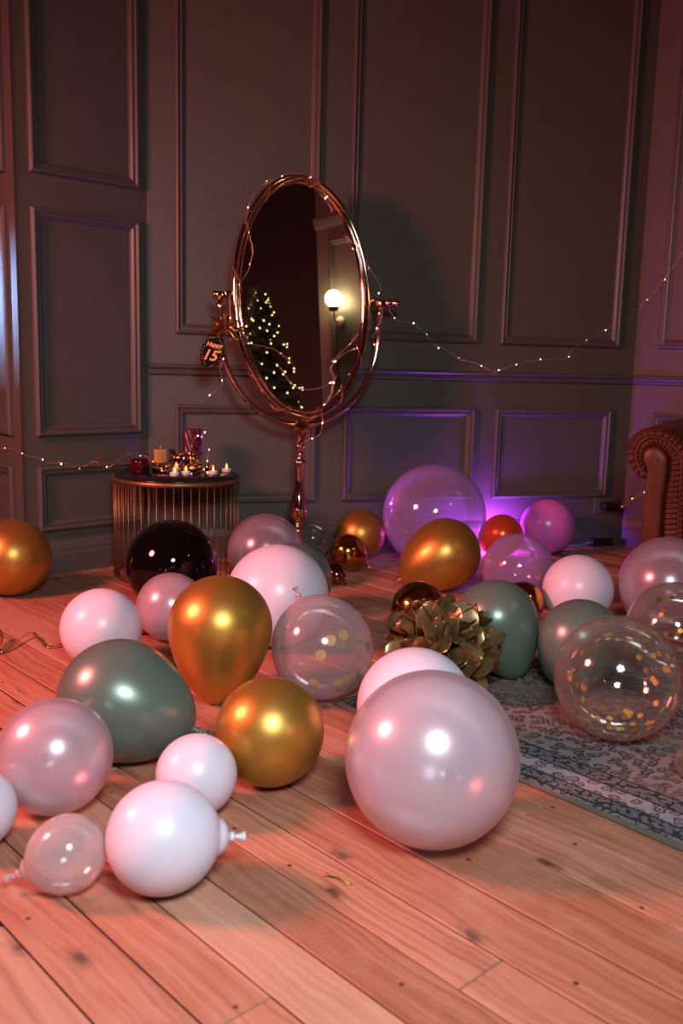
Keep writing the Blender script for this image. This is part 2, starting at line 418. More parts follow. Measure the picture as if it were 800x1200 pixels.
# ------------------------------------------------------------------ rug
RW, RL = 1.36, 1.15
rug_bm = bmesh.new()
nx, ny = 40, 60
g = [[None]*(ny+1) for _ in range(nx+1)]
for i in range(nx+1):
    for j in range(ny+1):
        x = RW*i/nx; y = -RL*j/ny
        e = .004*math.sin(y*7.1)*(1 if i in (0, nx) else 0)+.002*math.sin(x*9)*(1 if j in (0, ny) else 0)
        edge = i in (0, nx) or j in (0, ny)
        g[i][j] = rug_bm.verts.new((x+(e if i in (0, nx) else 0), y+(e if j in (0, ny) else 0), .0045 if edge else .0085))
for i in range(nx):
    for j in range(ny): rug_bm.faces.new((g[i][j], g[i+1][j], g[i+1][j+1], g[i][j+1]))
ring = [g[i][0] for i in range(nx+1)]+[g[nx][j] for j in range(1, ny+1)]+[g[i][ny] for i in range(nx-1, -1, -1)]+[g[0][j] for j in range(ny-1, 0, -1)]
low = [rug_bm.verts.new((v.co.x, v.co.y, .0003)) for v in ring]
bridge(rug_bm, ring, low); rug_bm.faces.new(low)
ro = obj('oriental_rug', rug_bm, rugmat(RW, RL), None, True, AB(1.69, 1.812, 0), YAW)
tag(ro, 'faded grey oriental rug with a patterned floral border lying on the boards', 'rug')

# ------------------------------------------------------------------ balloons
def bprofile(R, e, style):
    pts = []; pt = min(max((e-1.05)/.4, 0), 1)*.22; N = 40
    tend = PI-.36 if style == 'neck' else PI-.10 if e < 1.25 else PI-.085
    for i in range(N+1):
        th = tend*i/N
        k = max(0, (th-PI/2)/(PI/2))
        x = R*math.sin(th)*(1-pt*math.sin(k*PI/2)**1.5)
        z = R*math.cos(th)*(e if th > PI/2 else 1)
        pts.append((0 if i == 0 else x, z))
    r, z = pts[-1]
    nr = min(.0065, .05*R+.002)
    if style == 'neck':       # under-filled: a loose conical neck before the knot
        pts += [(r*.93, z-.05*R), (r*.84, z-.11*R), (r*.62, z-.17*R), (r*.36, z-.21*R), (nr, z-.24*R)]
    else: pts += [(nr*1.15, z-.012*R-.002), (nr, z-.02*R-.005)]
    return pts, nr
def knot_bm(z, nr):
    p = [(nr*.9, z+.002)]
    for k in range(9):
        a = PI/2-PI*k/8; p.append((nr*.7+nr*.75*math.cos(a), z-.0045+.0045*math.sin(a)))
    zz = z-.009
    p += [(nr*.55, zz-.001), (nr*.8, zz-.008), (nr*1.35, zz-.016), (nr*1.55, zz-.019), (nr*1.45, zz-.0195), (nr*1.1, zz-.016), (nr*.2, zz-.009)]
    return lathe(p, 16, False)
def confetti_disc(r):
    bm = bmesh.new(); n = 14
    A = [bm.verts.new((r*math.cos(2*PI*i/n), r*math.sin(2*PI*i/n), .00025)) for i in range(n)]
    B = [bm.verts.new((v.co.x, v.co.y, -.00025)) for v in A]
    bridge(bm, A, B); bm.faces.new(A); bm.faces.new(B); return bm
def balloon(key, name, m, label, style='', group=None, cat='balloon', knotmat=None):
    c, R, a, e = BALLS[key]
    pts, nr = bprofile(R, e, style)
    o = obj(name, lathe(pts, 64, False), m, None, True)
    Rm = align(-V(a)); o.matrix_world = Matrix.Translation(c) @ Rm.to_4x4()
    tag(o, label, cat, group)
    obj('knot', knot_bm(pts[-1][1], nr), knotmat or m, o)
    return o
def confetti(o, key, spots, r, mats):
    """foil discs clinging inside the skin; spots are unit directions in world space"""
    c, R, a, e = BALLS[key]; inv = o.matrix_world.to_3x3().inverted()
    me = None
    for i, d in enumerate(spots):
        d = (inv @ V(d)).normalized()
        rr = R*.978
        if d.z < 0: rr = R*.975*math.sqrt(1/((d.x**2+d.y**2)+(d.z/e)**2)) if e > 1 else rr
        if me is None:
            p = obj('confetti_piece', confetti_disc(r), mats[0], o, False); me = p.data
            me2 = me.copy(); me2.materials[0] = mats[1]
        else:
            p = bpy.data.objects.new('confetti_piece', me if i % 3 else me2); COL.objects.link(p); p.parent = o
        tw = Quaternion(V((random.uniform(-1, 1), random.uniform(-1, 1), 0)), random.uniform(-.12, .12)).to_matrix()
        p.matrix_local = Matrix.Translation(d*(rr-r*.10)) @ (align(d) @ tw).to_4x4()

BALLS = {
    'gold_leftedge': (V([-1.3099, 3.5923, 0.1537]), 0.1533, V([-0.5242, 0.8136, -0.2516]), 1.15),
    'black': (V([-0.6428, 3.4326, 0.175]), 0.1726, V([0.3091, 0.8462, -0.434]), 1.12),
    'pearl_small': (V([-0.5736, 3.0439, 0.1169]), 0.1164, V([0.6979, 0.6556, -0.2883]), 1.1),
    'white_left': (V([-0.7344, 2.7475, 0.1244]), 0.1226, V([0.3091, 0.8462, -0.434]), 1.12),
    'green_left': (V([-0.5196, 2.093, 0.1453]), 0.1445, V([0.9437, -0.1682, -0.2848]), 1.34),
    'pearl_left': (V([-0.589, 1.824, 0.1211]), 0.1201, V([-0.4307, 0.8252, -0.3654]), 1.12),
    'white_edge': (V([-0.6946, 1.6699, 0.0764]), 0.0763, V([-0.8858, 0.4175, -0.2028]), 1.12),
    'clear_small': (V([-0.4761, 1.5317, 0.0695]), 0.069, V([-0.9184, -0.1595, -0.362]), 1.1),
    'white_front': (V([-0.3077, 1.5417, 0.1]), 0.0999, V([0.9491, 0.2892, -0.1252]), 1.06),
    'white_mid': (V([-0.2915, 1.8251, 0.0868]), 0.0854, V([0.1128, 0.8818, -0.458]), 1.12),
    'gold_tear': (V([-0.333, 2.5063, 0.2082]), 0.1467, V([-0.0044, -0.2757, -0.9612]), 1.46),
    'gold_front': (V([-0.1495, 1.9761, 0.1245]), 0.1226, V([0.2141, 0.868, -0.448]), 1.12),
    'white_big': (V([-0.2079, 3.0075, 0.1747]), 0.1721, V([-0.2937, 0.8438, -0.4492]), 1.12),
    'pearl_back': (V([-0.316, 3.8036, 0.1605]), 0.1584, V([-0.2937, 0.8438, -0.4492]), 1.1),
    'green_hid': (V([-0.1676, 3.3912, 0.1406]), 0.1387, V([-0.2937, 0.8438, -0.4492]), 1.1),
    'confetti_front': (V([-0.0437, 2.533, 0.145]), 0.1451, V([-0.4436, 0.2407, 0.8633]), 1.08),
    'gold_back': (V([0.0949, 4.4422, 0.1256]), 0.1236, V([-0.3227, 0.8181, -0.476]), 1.1),
    'gold_small': (V([0.0325, 4.1846, 0.0873]), 0.0851, V([0.8338, -0.1875, -0.5192]), 1.15),
    'gold_dark': (V([-0.0229, 3.9072, 0.0485]), 0.0482, V([0.5376, -0.7934, -0.2853]), 1.2),
    'clear_tiny': (V([-0.1385, 4.4231, 0.0976]), 0.096, V([-0.3227, 0.8181, -0.476]), 1.1),
    'purple_big': (V([0.4404, 4.3173, 0.2486]), 0.2454, V([0.3396, 0.8208, -0.4593]), 1.08),
    'gold_egg': (V([0.4447, 3.8465, 0.1604]), 0.1528, V([-0.8534, -0.182, -0.4884]), 1.42),
    'red': (V([0.82, 4.612, 0.1084]), 0.1065, V([-0.864, 0.2223, -0.4519]), 1.15),
    'pink': (V([1.0681, 4.6948, 0.1488]), 0.1391, V([0.3278, 0.4973, -0.8033]), 1.12),
    'confetti_purple': (V([0.7187, 3.6331, 0.1487]), 0.1447, V([-0.2901, 0.7162, -0.6348]), 1.08),
    'white_right': (V([0.8938, 3.3646, 0.1353]), 0.1312, V([0.3158, 0.7186, -0.6195]), 1.1),
    'gold_hid': (V([0.6806, 3.3248, 0.0907]), 0.0793, V([0.3158, 0.7186, -0.6195]), 1.1),
    'green_tear': (V([0.484, 2.7463, 0.1813]), 0.1261, V([0.3677, -0.2667, -0.8909]), 1.48),
    'gold_mid': (V([0.2809, 3.1672, 0.1]), 0.0968, V([-0.2901, 0.7162, -0.6348]), 1.1),
    'white_behind': (V([0.1886, 2.1139, 0.1413]), 0.1397, V([0.5126, 0.7516, -0.415]), 1.1),
    'pearl_big': (V([0.1933, 1.7383, 0.1768]), 0.174, V([0.3287, 0.771, -0.5455]), 1.06),
    'green_right': (V([0.7197, 2.6417, 0.1545]), 0.1243, V([-0.3996, -0.146, -0.905]), 1.22),
    'confetti_right': (V([0.7205, 2.2744, 0.1698]), 0.1604, V([0.6495, 0.7307, -0.2103]), 1.06),
    'pearl_right': (V([1.2011, 3.2826, 0.1798]), 0.1778, V([0.5126, 0.7516, -0.415]), 1.1),
    'confetti_edge': (V([1.0409, 2.755, 0.1609]), 0.1504, V([0.6266, 0.666, -0.4048]), 1.08),
    'clear_edge': (V([0.8368, 2.0344, 0.0511]), 0.0419, V([0.7981, 0.5261, -0.2937]), 1.1),
}
RT = V([0.9997, 0.0041, 0.0252]); UP = V([-0.0255, 0.1592, 0.9869]); TW = -V([0.0, 0.9872, -0.1592])
def dirs(rnd, n, f):
    out = []
    while len(out) < n:
        p = V((rnd.gauss(0, 1), rnd.gauss(0, 1), rnd.gauss(0, 1))).normalized()
        if f(p): out.append(p)
    return out
def vdir(x, y, front=True):
    """direction on the unit sphere as met from where the balloons are looked at"""
    z = math.sqrt(max(0, 1-x*x-y*y)); return RT*x+UP*y+TW*(z if front else -z)

B = balloon
B('gold_leftedge', 'gold_balloon', M_gold, 'large gold balloon against the left wall at the left edge of the photo')
B('black', 'black_balloon', M_black, 'glossy black balloon in front of the small wire side table')
B('pearl_small', 'pearl_balloon', M_pearl, 'small pearly mauve balloon touching the black balloon, left of the big gold teardrop')
B('white_left', 'white_balloon', M_white, 'white balloon on the left boards just behind the left sage green balloon')
B('green_left', 'green_balloon', M_green, 'big sage green balloon on the left, its neck pointing to the right')
B('pearl_left', 'pearl_balloon', M_pearl, 'big pearly pink balloon in the left foreground, in front of the sage green one')
B('white_edge', 'white_balloon', M_white, 'white balloon cut off by the left edge of the photo in the foreground')
o = B('clear_small', 'clear_balloon', M_clear_milky, 'small cloudy clear balloon at lower left with a nozzle pointing left', 'neck')
confetti(o, 'clear_small', dirs(random.Random(3), 14, lambda p: p.z < -.72), .006, (M_confetti, M_confetti))
B('white_front', 'white_balloon', M_white, 'largest white balloon in the left foreground, nearest to the camera, neck to the right', 'neck')
B('white_mid', 'white_balloon', M_white, 'small white balloon between the front white one and the round gold one')
B('gold_tear', 'gold_balloon', M_gold, 'big gold teardrop balloon standing on its knot left of the confetti balloon')
B('gold_front', 'gold_balloon', M_gold, 'round gold balloon nearest the camera, on the boards left of the big pearl balloon')
B('white_big', 'white_balloon', M_white, 'big white balloon behind the gold teardrop balloon and the front confetti balloon')
B('pearl_back', 'pearl_balloon', M_pearl_thin, 'pearly see-through balloon at the foot of the standing mirror')
B('green_hid', 'green_balloon', M_green, 'dark green balloon mostly hidden behind the big white balloon')
o = B('confetti_front', 'confetti_balloon', M_clear_soft, 'cloudy clear balloon with big gold confetti discs and its knot on top', '')
sp = [vdir(x, y) for x, y in ((-.92, .18), (.18, .3), (.42, .38), (.36, .22), (.72, .34), (.74, -.02), (.9, .1), (.42, -.62), (.52, -.72), (.36, -.68), (.62, -.58), (.28, -.72), (.7, -.5), (.78, -.55), (-.02, .02), (.56, -.66))]
sp += [vdir(x, y, False) for x, y in ((.5, -.7), (.62, -.6), (.7, .1), (.3, -.78), (-.2, -.8))]
confetti(o, 'confetti_front', sp, .0155, (M_confetti, M_confetti_dark))
B('gold_back', 'gold_balloon', M_gold, 'gold balloon against the back wall, just right of the mirror stand')
B('gold_small', 'gold_balloon', M_goldchrome, 'small shiny chrome gold balloon in front of the gold one by the back wall')
B('gold_dark', 'bronze_balloon', M_darkchrome, 'tiny dark bronze balloon peeking out right of the hidden green balloon')
o = B('clear_tiny', 'clear_balloon', M_clear, 'small clear confetti balloon right beside the mirror stand')
confetti(o, 'clear_tiny', [vdir(.1, .5), vdir(.45, -.35), vdir(.2, .45, False), vdir(.6, -.5), vdir(.62, -.1, False)], .008, (M_confetti, M_confetti))
o = B('purple_big', 'clear_balloon', M_clear_violet_spill, 'large clear balloon glowing violet by the back wall, biggest of the back row')
confetti(o, 'purple_big', [vdir(x, y, False) for x, y in ((-.72, .42), (-.8, .3), (-.82, .1), (-.7, -.15), (-.68, -.3), (-.74, -.05), (.1, .05), (.16, .1), (.75, .3))], .011, (M_confetti, M_confetti_dark))
B('gold_egg', 'gold_balloon', M_gold, 'egg shaped gold balloon lying on its side in front of the violet clear balloon')
B('red', 'red_balloon', M_red, 'small red balloon beside the back wall, between violet clear and magenta balloons')
B('pink', 'pink_balloon', M_pink, 'magenta pink balloon against the back wall under the right lower panel')
o = B('confetti_purple', 'confetti_balloon', M_clear_violet_light, 'clear confetti balloon with violet light in its colour, right of the egg shaped gold balloon')
confetti(o, 'confetti_purple', [vdir(x, y) for x, y in ((-.3, .55), (.22, .45), (-.82, .3), (-.62, .18), (-.84, .02), (-.8, -.1), (.45, .2))]+[vdir(x, y, False) for x, y in ((-.75, .5), (-.85, .15), (.7, -.3), (-.7, -.2))], .0085, (M_confetti_dark, M_confetti))
B('white_right', 'white_balloon', M_white, 'white balloon on the right between the two sage green balloons, further back')
B('gold_hid', 'gold_balloon', M_goldchrome, 'gold balloon mostly hidden behind the sage green teardrop on the rug')
B('green_tear', 'green_balloon', M_green, 'sage green teardrop balloon tip down on the rug beside the foil pompom')
B('gold_mid', 'gold_balloon', M_goldchrome, 'small round gold balloon right behind the foil pompom')
B('white_behind', 'white_balloon', M_white, 'white balloon directly behind the big pearl balloon in the centre foreground')
B('pearl_big', 'pearl_balloon', M_pearl, 'biggest pearly see-through balloon in the centre foreground')
B('green_right', 'green_balloon', M_green, 'sage green balloon on the rug behind the big clear confetti balloon')
o = B('confetti_right', 'confetti_balloon', M_clear, 'big clear balloon full of small gold confetti standing on the rug')
rn = random.Random(5)
sp = dirs(rn, 54, lambda p: p.z < -.74)+dirs(rn, 22, lambda p: p.dot(RT) > .55 and -.6 < p.z < .7)+dirs(rn, 11, lambda p: p.dot(RT) < -.6 and -.5 < p.z < .5)+dirs(rn, 9, lambda p: p.z > .55 and p.dot(TW) < .3)
confetti(o, 'confetti_right', sp, .0085, (M_confetti, M_confetti_dark))
B('pearl_right', 'pearl_balloon', M_pearl_thin, 'pearly mauve see-through balloon in front of the leather sofa arm')
o = B('confetti_edge', 'confetti_balloon', M_clear, 'clear confetti balloon at the right edge of the photo, below the pearly mauve one')
confetti(o, 'confetti_edge', [vdir(x, y) for x, y in ((-.42, .72), (-.52, .6), (-.5, .5), (-.55, .42), (-.4, .3), (-.72, .2), (-.68, .05), (-.5, .05), (-.3, .05), (-.25, .12))]+[vdir(x, y, False) for x, y in ((-.1, .6), (0, .58), (.1, .6), (.2, .62), (-.05, .55), (.5, -.6), (.3, -.7), (.1, -.75))], .0075, (M_confetti_dark, M_confetti))
B('clear_edge', 'clear_balloon', M_clear, 'tiny clear balloon on the rug just cut by the right edge of the photo')

# ------------------------------------------------------------------ foil pompom
POM = V((0.3003, 2.5851, .009))
def pompom():
    bm = bmesh.new(); rnd = random.Random(21)
    for k in range(165):
        while True:
            d = V((rnd.gauss(0, 1), rnd.gauss(0, 1), rnd.gauss(.25, .9))).normalized()
            if d.z > -.55: break
        x = V((rnd.gauss(0, 1), rnd.gauss(0, 1), rnd.gauss(0, 1))); F = align(d, x)   # z = outward
        L = rnd.uniform(.115, .165); w = rnd.uniform(.034, .054); fold = rnd.uniform(.05, .55); curl = rnd.choice((-1, 1))*rnd.uniform(.6, 1.5); n = 10; tw = rnd.uniform(-.5, .5)
        rows = []
        for t in (0, .1, .22, .35, .48, .6, .72, .8, .87, .92, .96, .985, 1):
            r0 = .02+L*t
            ww = w*(.3+.7*min(1, t*1.6))*(1 if t < .72 else math.sqrt(max(0.003, 1-((t-.72)/.28)**2)))
            bend = curl*t*t*.06
            row = []
            for j in range(5):
                s = (j-2)/2
                q = V((s*ww*math.cos(fold*.7), abs(s)*ww*math.sin(fold*.7)+bend+.0025*math.sin(7*t+s*3+k), r0-.004*abs(s)*t))
                q = Matrix.Rotation(tw*t, 3, 'Z') @ q
                p = F @ q; p.z += .108
                p.z = max(p.z, .004+.002*rnd.random())
                for kk in ('green_tear', 'white_behind', 'gold_mid', 'gold_hid', 'pearl_big', 'green_right'):
                    bc, bR = BALLS[kk][0], BALLS[kk][1]; q = p+POM-bc
                    if kk == 'green_tear': q = q-BALLS[kk][2]*max(0, min(.7*bR, q.dot(BALLS[kk][2])))
                    if q.length < bR+.004: p += q.normalized()*(bR+.004-q.length)
                row.append(bm.verts.new(p))
            rows.append(row)
        for A, B_ in zip(rows, rows[1:]): bridge(bm, A, B_, False)
    o = obj('foil_pompom', bm, M_foil, None, True, POM)
    return tag(o, 'bronze gold foil fringe pompom on the rug edge behind the white balloon', 'decoration')
pompom()

# ------------------------------------------------------------------ drum side table
TC = V((-.732, 4.045, 0)); TR = .277; TZ = .449
t = thing('side_table', 'round wire drum side table with a black top standing in the left corner', 'table', TC)
obj('table_top', lathe([(0, TZ-.016), (TR-.012, TZ-.016), (TR-.008, TZ-.014), (TR-.006, TZ-.004), (TR-.008, TZ), (0, TZ)], 72), M_blacktop, t)
def band(r, z0, z1, th): return lathe([(r-th, z0), (r, z0), (r+.001, (z0+z1)/2), (r, z1), (r-th, z1), (r-th, z0)], 72, False)
obj('rim', band(TR, TZ-.026, TZ-.006, .006), M_gwire, t)
obj('base_ring', band(TR, .004, .014, .008), M_gwire, t)
rb = bmesh.new(); tube(rb, [(0, 0, .012), (0, 0, TZ-.02)], .0022, 6); rod = obj('wire_rod', rb, M_gwire, t)
rod.location = (TR-.004, 0, 0)
for i in range(1, 48):
    r = rod.copy(); COL.objects.link(r); r.parent = t; an = 2*PI*i/48
    r.location = ((TR-.004)*math.cos(an), (TR-.004)*math.sin(an), 0)

# candles and ornaments on the table
def on(x, y, z=TZ): return V((x, y, z))
def flame_bm():
    return lathe([(0, 0), (.0028, .002), (.0048, .008), (.0050, .012), (.0036, .019), (.0018, .025), (0, .030)], 12, False)
flame_src = None
def tealight(x, y, label, first=[None]):
    if first[0] is None:
        e = thing('tealight', label, 'candle', on(x, y), 'LED tealights on the black table top')
        cu = obj('cup', lathe([(0, 0), (.019, 0), (.0205, .002), (.0205, .0135), (.0195, .0155), (.017, .0155), (.0155, .0125), (.004, .0125), (0, .013)], 28, False), M_tea, e)
        f = obj('flame', flame_bm(), M_flame, e); f.location = (0, 0, .0115); f['label'] = 'glowing amber plastic flame'
        first[0] = e; return e
    s = first[0]; e = s.copy(); COL.objects.link(e); e.location = on(x, y); e['label'] = label; e.rotation_euler = (0, 0, x*40)
    for ch in s.children:
        q = ch.copy(); COL.objects.link(q); q.parent = e
    return e
tl_pos = [(-.732, 3.987), (-.690, 4.03), (-.576, 4.075), (-.529, 4.175), (-.745, 4.10), (-.945, 4.162)]
for (x, y), lb in zip(tl_pos, ('white LED tealight at the front of the table, left one of the touching pair', 'white LED tealight, right one of the touching pair at the table front',
                               'white LED tealight right of centre, in front of the last one on the right', 'white LED tealight furthest right on the black table top',
                               'white LED tealight standing on the gold tray, behind the touching pair', 'white tealight at the left rim of the table, half behind the red glass')):
    tealight(x, y, lb).location.z = TZ+(.0065 if lb.find('gold tray') > 0 else 0)
TRX, TRY = -.757, 4.175
tr = thing('ornate_tray', 'round gold tray with a beaded gallery rim under the candles', 'tray', on(TRX, TRY))
obj('tray_base', lathe([(0, 0), (.108, 0), (.110, .004), (.110, .006), (0, .006)], 48), M_blacktop, tr)
gb = bmesh.new()
for i in range(34):
    an = 2*PI*i/34; tube(gb, [(.11*math.cos(an), .11*math.sin(an), .004), (.11*math.cos(an), .11*math.sin(an), .03)], .0028, 5)
    ball_(gb, (.11*math.cos(an), .11*math.sin(an), .035), .0058, 8, 6)
obj('gallery', gb, M_brass, tr)
obj('gallery_rail', lathe([(.107, .028), (.113, .028), (.113, .032), (.107, .032), (.107, .028)], 48, False), M_brass, tr)
# dark red glass
vx, vy = -.900, 4.06
vt = thing('glass_votive', 'small dark red glass candle holder at the left of the table top', 'candle holder', on(vx, vy))
obj('glass', lathe([(0, 0), (.036, 0), (.042, .006), (.043, .05), (.041, .06), (.037, .06), (.037, .012), (0, .010)], 32, False), simple('dark_red_glass', (.045, .003, .006), .1, 0, .1), vt)
obj('wax', lathe([(0, .012), (.034, .012), (.034, .04), (0, .041)], 24, False), M_burgundy, vt)
# ribbed gold candle on the tray
def fluted(r, h, n, d, twist=0, seg=120, rows=24, dome=.003):
    bm = bmesh.new(); R_ = []
    for k in range(rows+1):
        z = h*k/rows
        R_.append([bm.verts.new(((r-d*(.5+.5*math.cos(n*(2*PI*i/seg)+twist*k/rows)))*math.cos(2*PI*i/seg), (r-d*(.5+.5*math.cos(n*(2*PI*i/seg)+twist*k/rows)))*math.sin(2*PI*i/seg), z)) for i in range(seg)])
    for A, B_ in zip(R_, R_[1:]): bridge(bm, A, B_)
    bm.faces.new(R_[0])
    inn = [bm.verts.new((v.co.x*.85, v.co.y*.85, h+dome*.4)) for v in R_[-1]]; bridge(bm, R_[-1], inn); bm.faces.new(inn)
    return bm
rc = thing('ribbed_candle', 'short ribbed gold candle with an unlit wick on the left of the tray', 'candle', on(-.828, 4.165, TZ+.006))
obj('stand', lathe([(0, 0), (.022, 0), (.02, .004), (.009, .008), (.009, .022), (.03, .03), (.031, .033), (0, .033)], 28), M_brass, rc)
cb = fluted(.031, .056, 20, .005); cb.transform(Matrix.Translation((0, 0, .033))); obj('body', cb, M_goldwax, rc)
wb = bmesh.new(); tube(wb, [(0, 0, .088), (.001, 0, .098), (.0, .001, .107)], .0013, 6); obj('wick', wb, M_wick, rc)
# burgundy pillar on a gold stand
ps = thing('candle_stand', 'gold cup shaped stand holding up the burgundy pillar candle', 'candle stand', on(-.684, 4.19, TZ+.006))
obj('cup', lathe([(0, 0), (.029, 0), (.030, .004), (.027, .01), (.026, .02), (.030, .045), (.031, .066), (.027, .066), (.026, .02), (0, .018)], 36, False), M_brass, ps)
obj('plate', lathe([(0, .066), (.034, .066), (.044, .071), (.046, .078), (.043, .079), (0, .076)], 36), M_brass, ps)
pc = thing('pillar_candle', 'burgundy spiral fluted pillar candle on the gold stand', 'candle', on(-.684, 4.19, TZ+.0825))
obj('body', fluted(.041, .108, 9, .007, 10.5), M_burgundy, pc)
wb = bmesh.new(); tube(wb, [(0, 0, .107), (.001, 0, .116)], .0012, 6); obj('wick', wb, M_wick, pc)
# gold bird
bd = thing('bird_ornament', 'small gold bird figurine perched on the tray between the two candles', 'ornament', on(-.757, 4.205, TZ+.006)); bd.scale = (.78, .78, .78); bd.rotation_euler = (0, 0, -.7)
bb_ = bmesh.new(); ball_(bb_, (0, 0, .062), .026, 16, 12, (1.25, .85, .95)); ball_(bb_, (.030, 0, .087), .015, 12, 10)
for k in range(5): tube(bb_, [(-.02, (k-2)*.004, .066), (-.042, (k-2)*.007, .085), (-.058, (k-2)*.010, .112)], lambda t: .006*(1-.75*t)+.0012, 6)
obj('body', bb_, M_brass, bd)
bk = bmesh.new(); tube(bk, [(.042, 0, .088), (.056, 0, .085)], lambda t: .005*(1-t)+.0006, 6); obj('beak', bk, M_gwire, bd)
for s in (-1, 1):
    wg = bmesh.new()
    for k in range(4): tube(wg, [(.012-.006*k, s*.02, .072-.006*k), (-.012-.007*k, s*.026, .068-.006*k), (-.036-.004*k, s*.02, .066-.004*k)], lambda t: .006*(1-t)+.002, 6)
    obj('wing', wg, M_brass, bd)
    lg = bmesh.new(); tube(lg, [(.004, s*.008, .042), (.006, s*.009, .0)], .002, 6)
    for an in (-.5, 0, .5): tube(lg, [(.006, s*.009, .0018), (.006+.014*math.cos(an), s*.009+.014*math.sin(an), .0018)], .0014, 5)
    obj('leg', lg, M_gwire, bd)
# gold leaf spray at right of tray
ls = thing('leaf_spray', 'crumpled gold leaf spray lying at the right end of the tray', 'ornament', on(-.598, 4.13))
lb_ = bmesh.new(); rnd = random.Random(4)
for k in range(15):
    an = rnd.uniform(0, 2*PI); el = rnd.uniform(.25, 1.3); L = rnd.uniform(.022, .042)
    d = V((math.cos(an)*math.cos(el), math.sin(an)*math.cos(el), math.sin(el))); F = align(d, V((rnd.random(), rnd.random(), .3)))
    rows = []
    for i in range(6):
        t_ = i/5; w = .010*math.sin(PI*min(.97, t_*.9+.1))
        rows.append([lb_.verts.new(F @ V((s*w, abs(s)*w*.5+.006*t_*t_, L*t_))+V((0, 0, .004))) for s in (-1, 0, 1)])
    for A, B_ in zip(rows, rows[1:]): bridge(lb_, A, B_, False)
obj('leaves', lb_, M_brass, ls)

# ------------------------------------------------------------------ standing mirror
MC = V([-0.198, 4.2, 1.232]); MN = V([0.357, -0.93, 0.0872]); MX = V([0.9326, 0.3601, 0.0226]); MY = V([-0.0524, 0.0732, 0.9959])
X0 = V((MX.x, MX.y, 0)).normalized(); N0 = V((X0.y, -X0.x, 0))
mt = thing('standing_mirror', 'tall oval cheval mirror on a turned polished metal stand before the panelled wall', 'mirror', (MC.x, MC.y, 0))
O = V((MC.x, MC.y, 0))
Mloc = Matrix.Translation(MC-O) @ Matrix((MX, MY, MN)).transposed().to_4x4()
GA, GB = .286, .499
def ell(a, b, n, z=0): return [V((a*math.cos(2*PI*i/n), b*math.sin(2*PI*i/n), z)) for i in range(n)]
gm = bmesh.new(); A = [gm.verts.new(p) for p in ell(GA, GB, 128, .004)]; B_ = [gm.verts.new(p) for p in ell(GA, GB, 128, -.006)]
bridge(gm, A, B_); gm.faces.new(A); gm.faces.new(B_)
gl = obj('mirror_glass', gm, M_mirror, mt, False); gl.matrix_local = Mloc; gl['label'] = 'oval mirror glass reflecting a lit wall lamp and a fir tree'
fm = bmesh.new(); rings = []
for w, h in ((-.004, .002), (-.004, .010), (.004, .016), (.007, .017), (.010, .013), (.013, .013), (.018, .020), (.026, .0235), (.033, .020), (.038, .011), (.040, 0), (.038, -.011), (.032, -.018), (.010, -.018), (-.004, -.010)):
    rings.append([fm.verts.new(p) for p in ell(GA+w, GB+w, 128, h)])
for P_, Q_ in zip(rings, rings[1:]): bridge(fm, P_, Q_)
bridge(fm, rings[-1], rings[0])
fo = obj('frame', fm, M_rose, mt); fo.matrix_local = Mloc
bk = bmesh.new(); A = [bk.verts.new(p) for p in ell(GA+.012, GB+.012, 96, -.008)]; B_ = [bk.verts.new(p) for p in ell(GA+.012, GB+.012, 96, -.016)]
bridge(bk, A, B_); bk.faces.new(A); bk.faces.new(B_); bo = obj('back_board', bk, M_darkbox, mt, False); bo.matrix_local = Mloc
def L0(x, z, n=0): return X0*x+N0*n+UPZ*z
PZ = MC.z-.002; PXW = .375; CZ = .668
yp = []
for i in range(61):
    an = PI+PI*i/60
    yp.append(L0(PXW*math.cos(an)*(1 if True else 0), PZ-.13+(PZ-.13-CZ)*math.sin(an)))
yp = [L0(-PXW, PZ-.015), L0(-PXW, PZ-.05), L0(-PXW, PZ-.09)]+yp+[L0(PXW, PZ-.09), L0(PXW, PZ-.05), L0(PXW, PZ-.015)]
ym = bmesh.new(); tube(ym, yp, .0125, 14); obj('yoke', ym, M_rose, mt)
for s in (-1, 1):
    pv = bmesh.new()
    tube(pv, [L0(s*.318, PZ), L0(s*(.40 if s < 0 else .395), PZ)], .0155, 18)
    if s < 0:
        tube(pv, [L0(s*.398, PZ), L0(s*.404, PZ)], .018, 18)
    pvo = obj('pivot', pv, M_brass, mt)
    bx_ = bmesh.new(); box(bx_, L0(s*.338, PZ), (.036, .036, .036), Matrix.Rotation(math.atan2(X0.y, X0.x), 3, 'Z')); bevel(bx_, .004)
    obj('clamp', bx_, M_brass, pvo)
    if s > 0:
        fb = bmesh.new()
        ball_(fb, L0(.415, PZ), .021, 20, 14); tube(fb, [L0(.43, PZ), L0(.45, PZ)], .011, 14); ball_(fb, L0(.458, PZ), .021, 20, 14)
        obj('finial', fb, M_rose, pvo)
hb = bmesh.new(); box(hb, L0(0, CZ-.003), (.06, .045, .05), Matrix.Rotation(math.atan2(X0.y, X0.x), 3, 'Z')); bevel(hb, .004)
obj('yoke_block', hb, M_brass, mt)
hk = bmesh.new(); ball_(hk, L0(0, CZ+.03), .011, 14, 10); tube(hk, [L0(0, CZ+.015), L0(0, CZ+.028)], .006, 10); obj('yoke_knob', hk, M_brass, mt)
q = .00392   # column profile, top to bottom
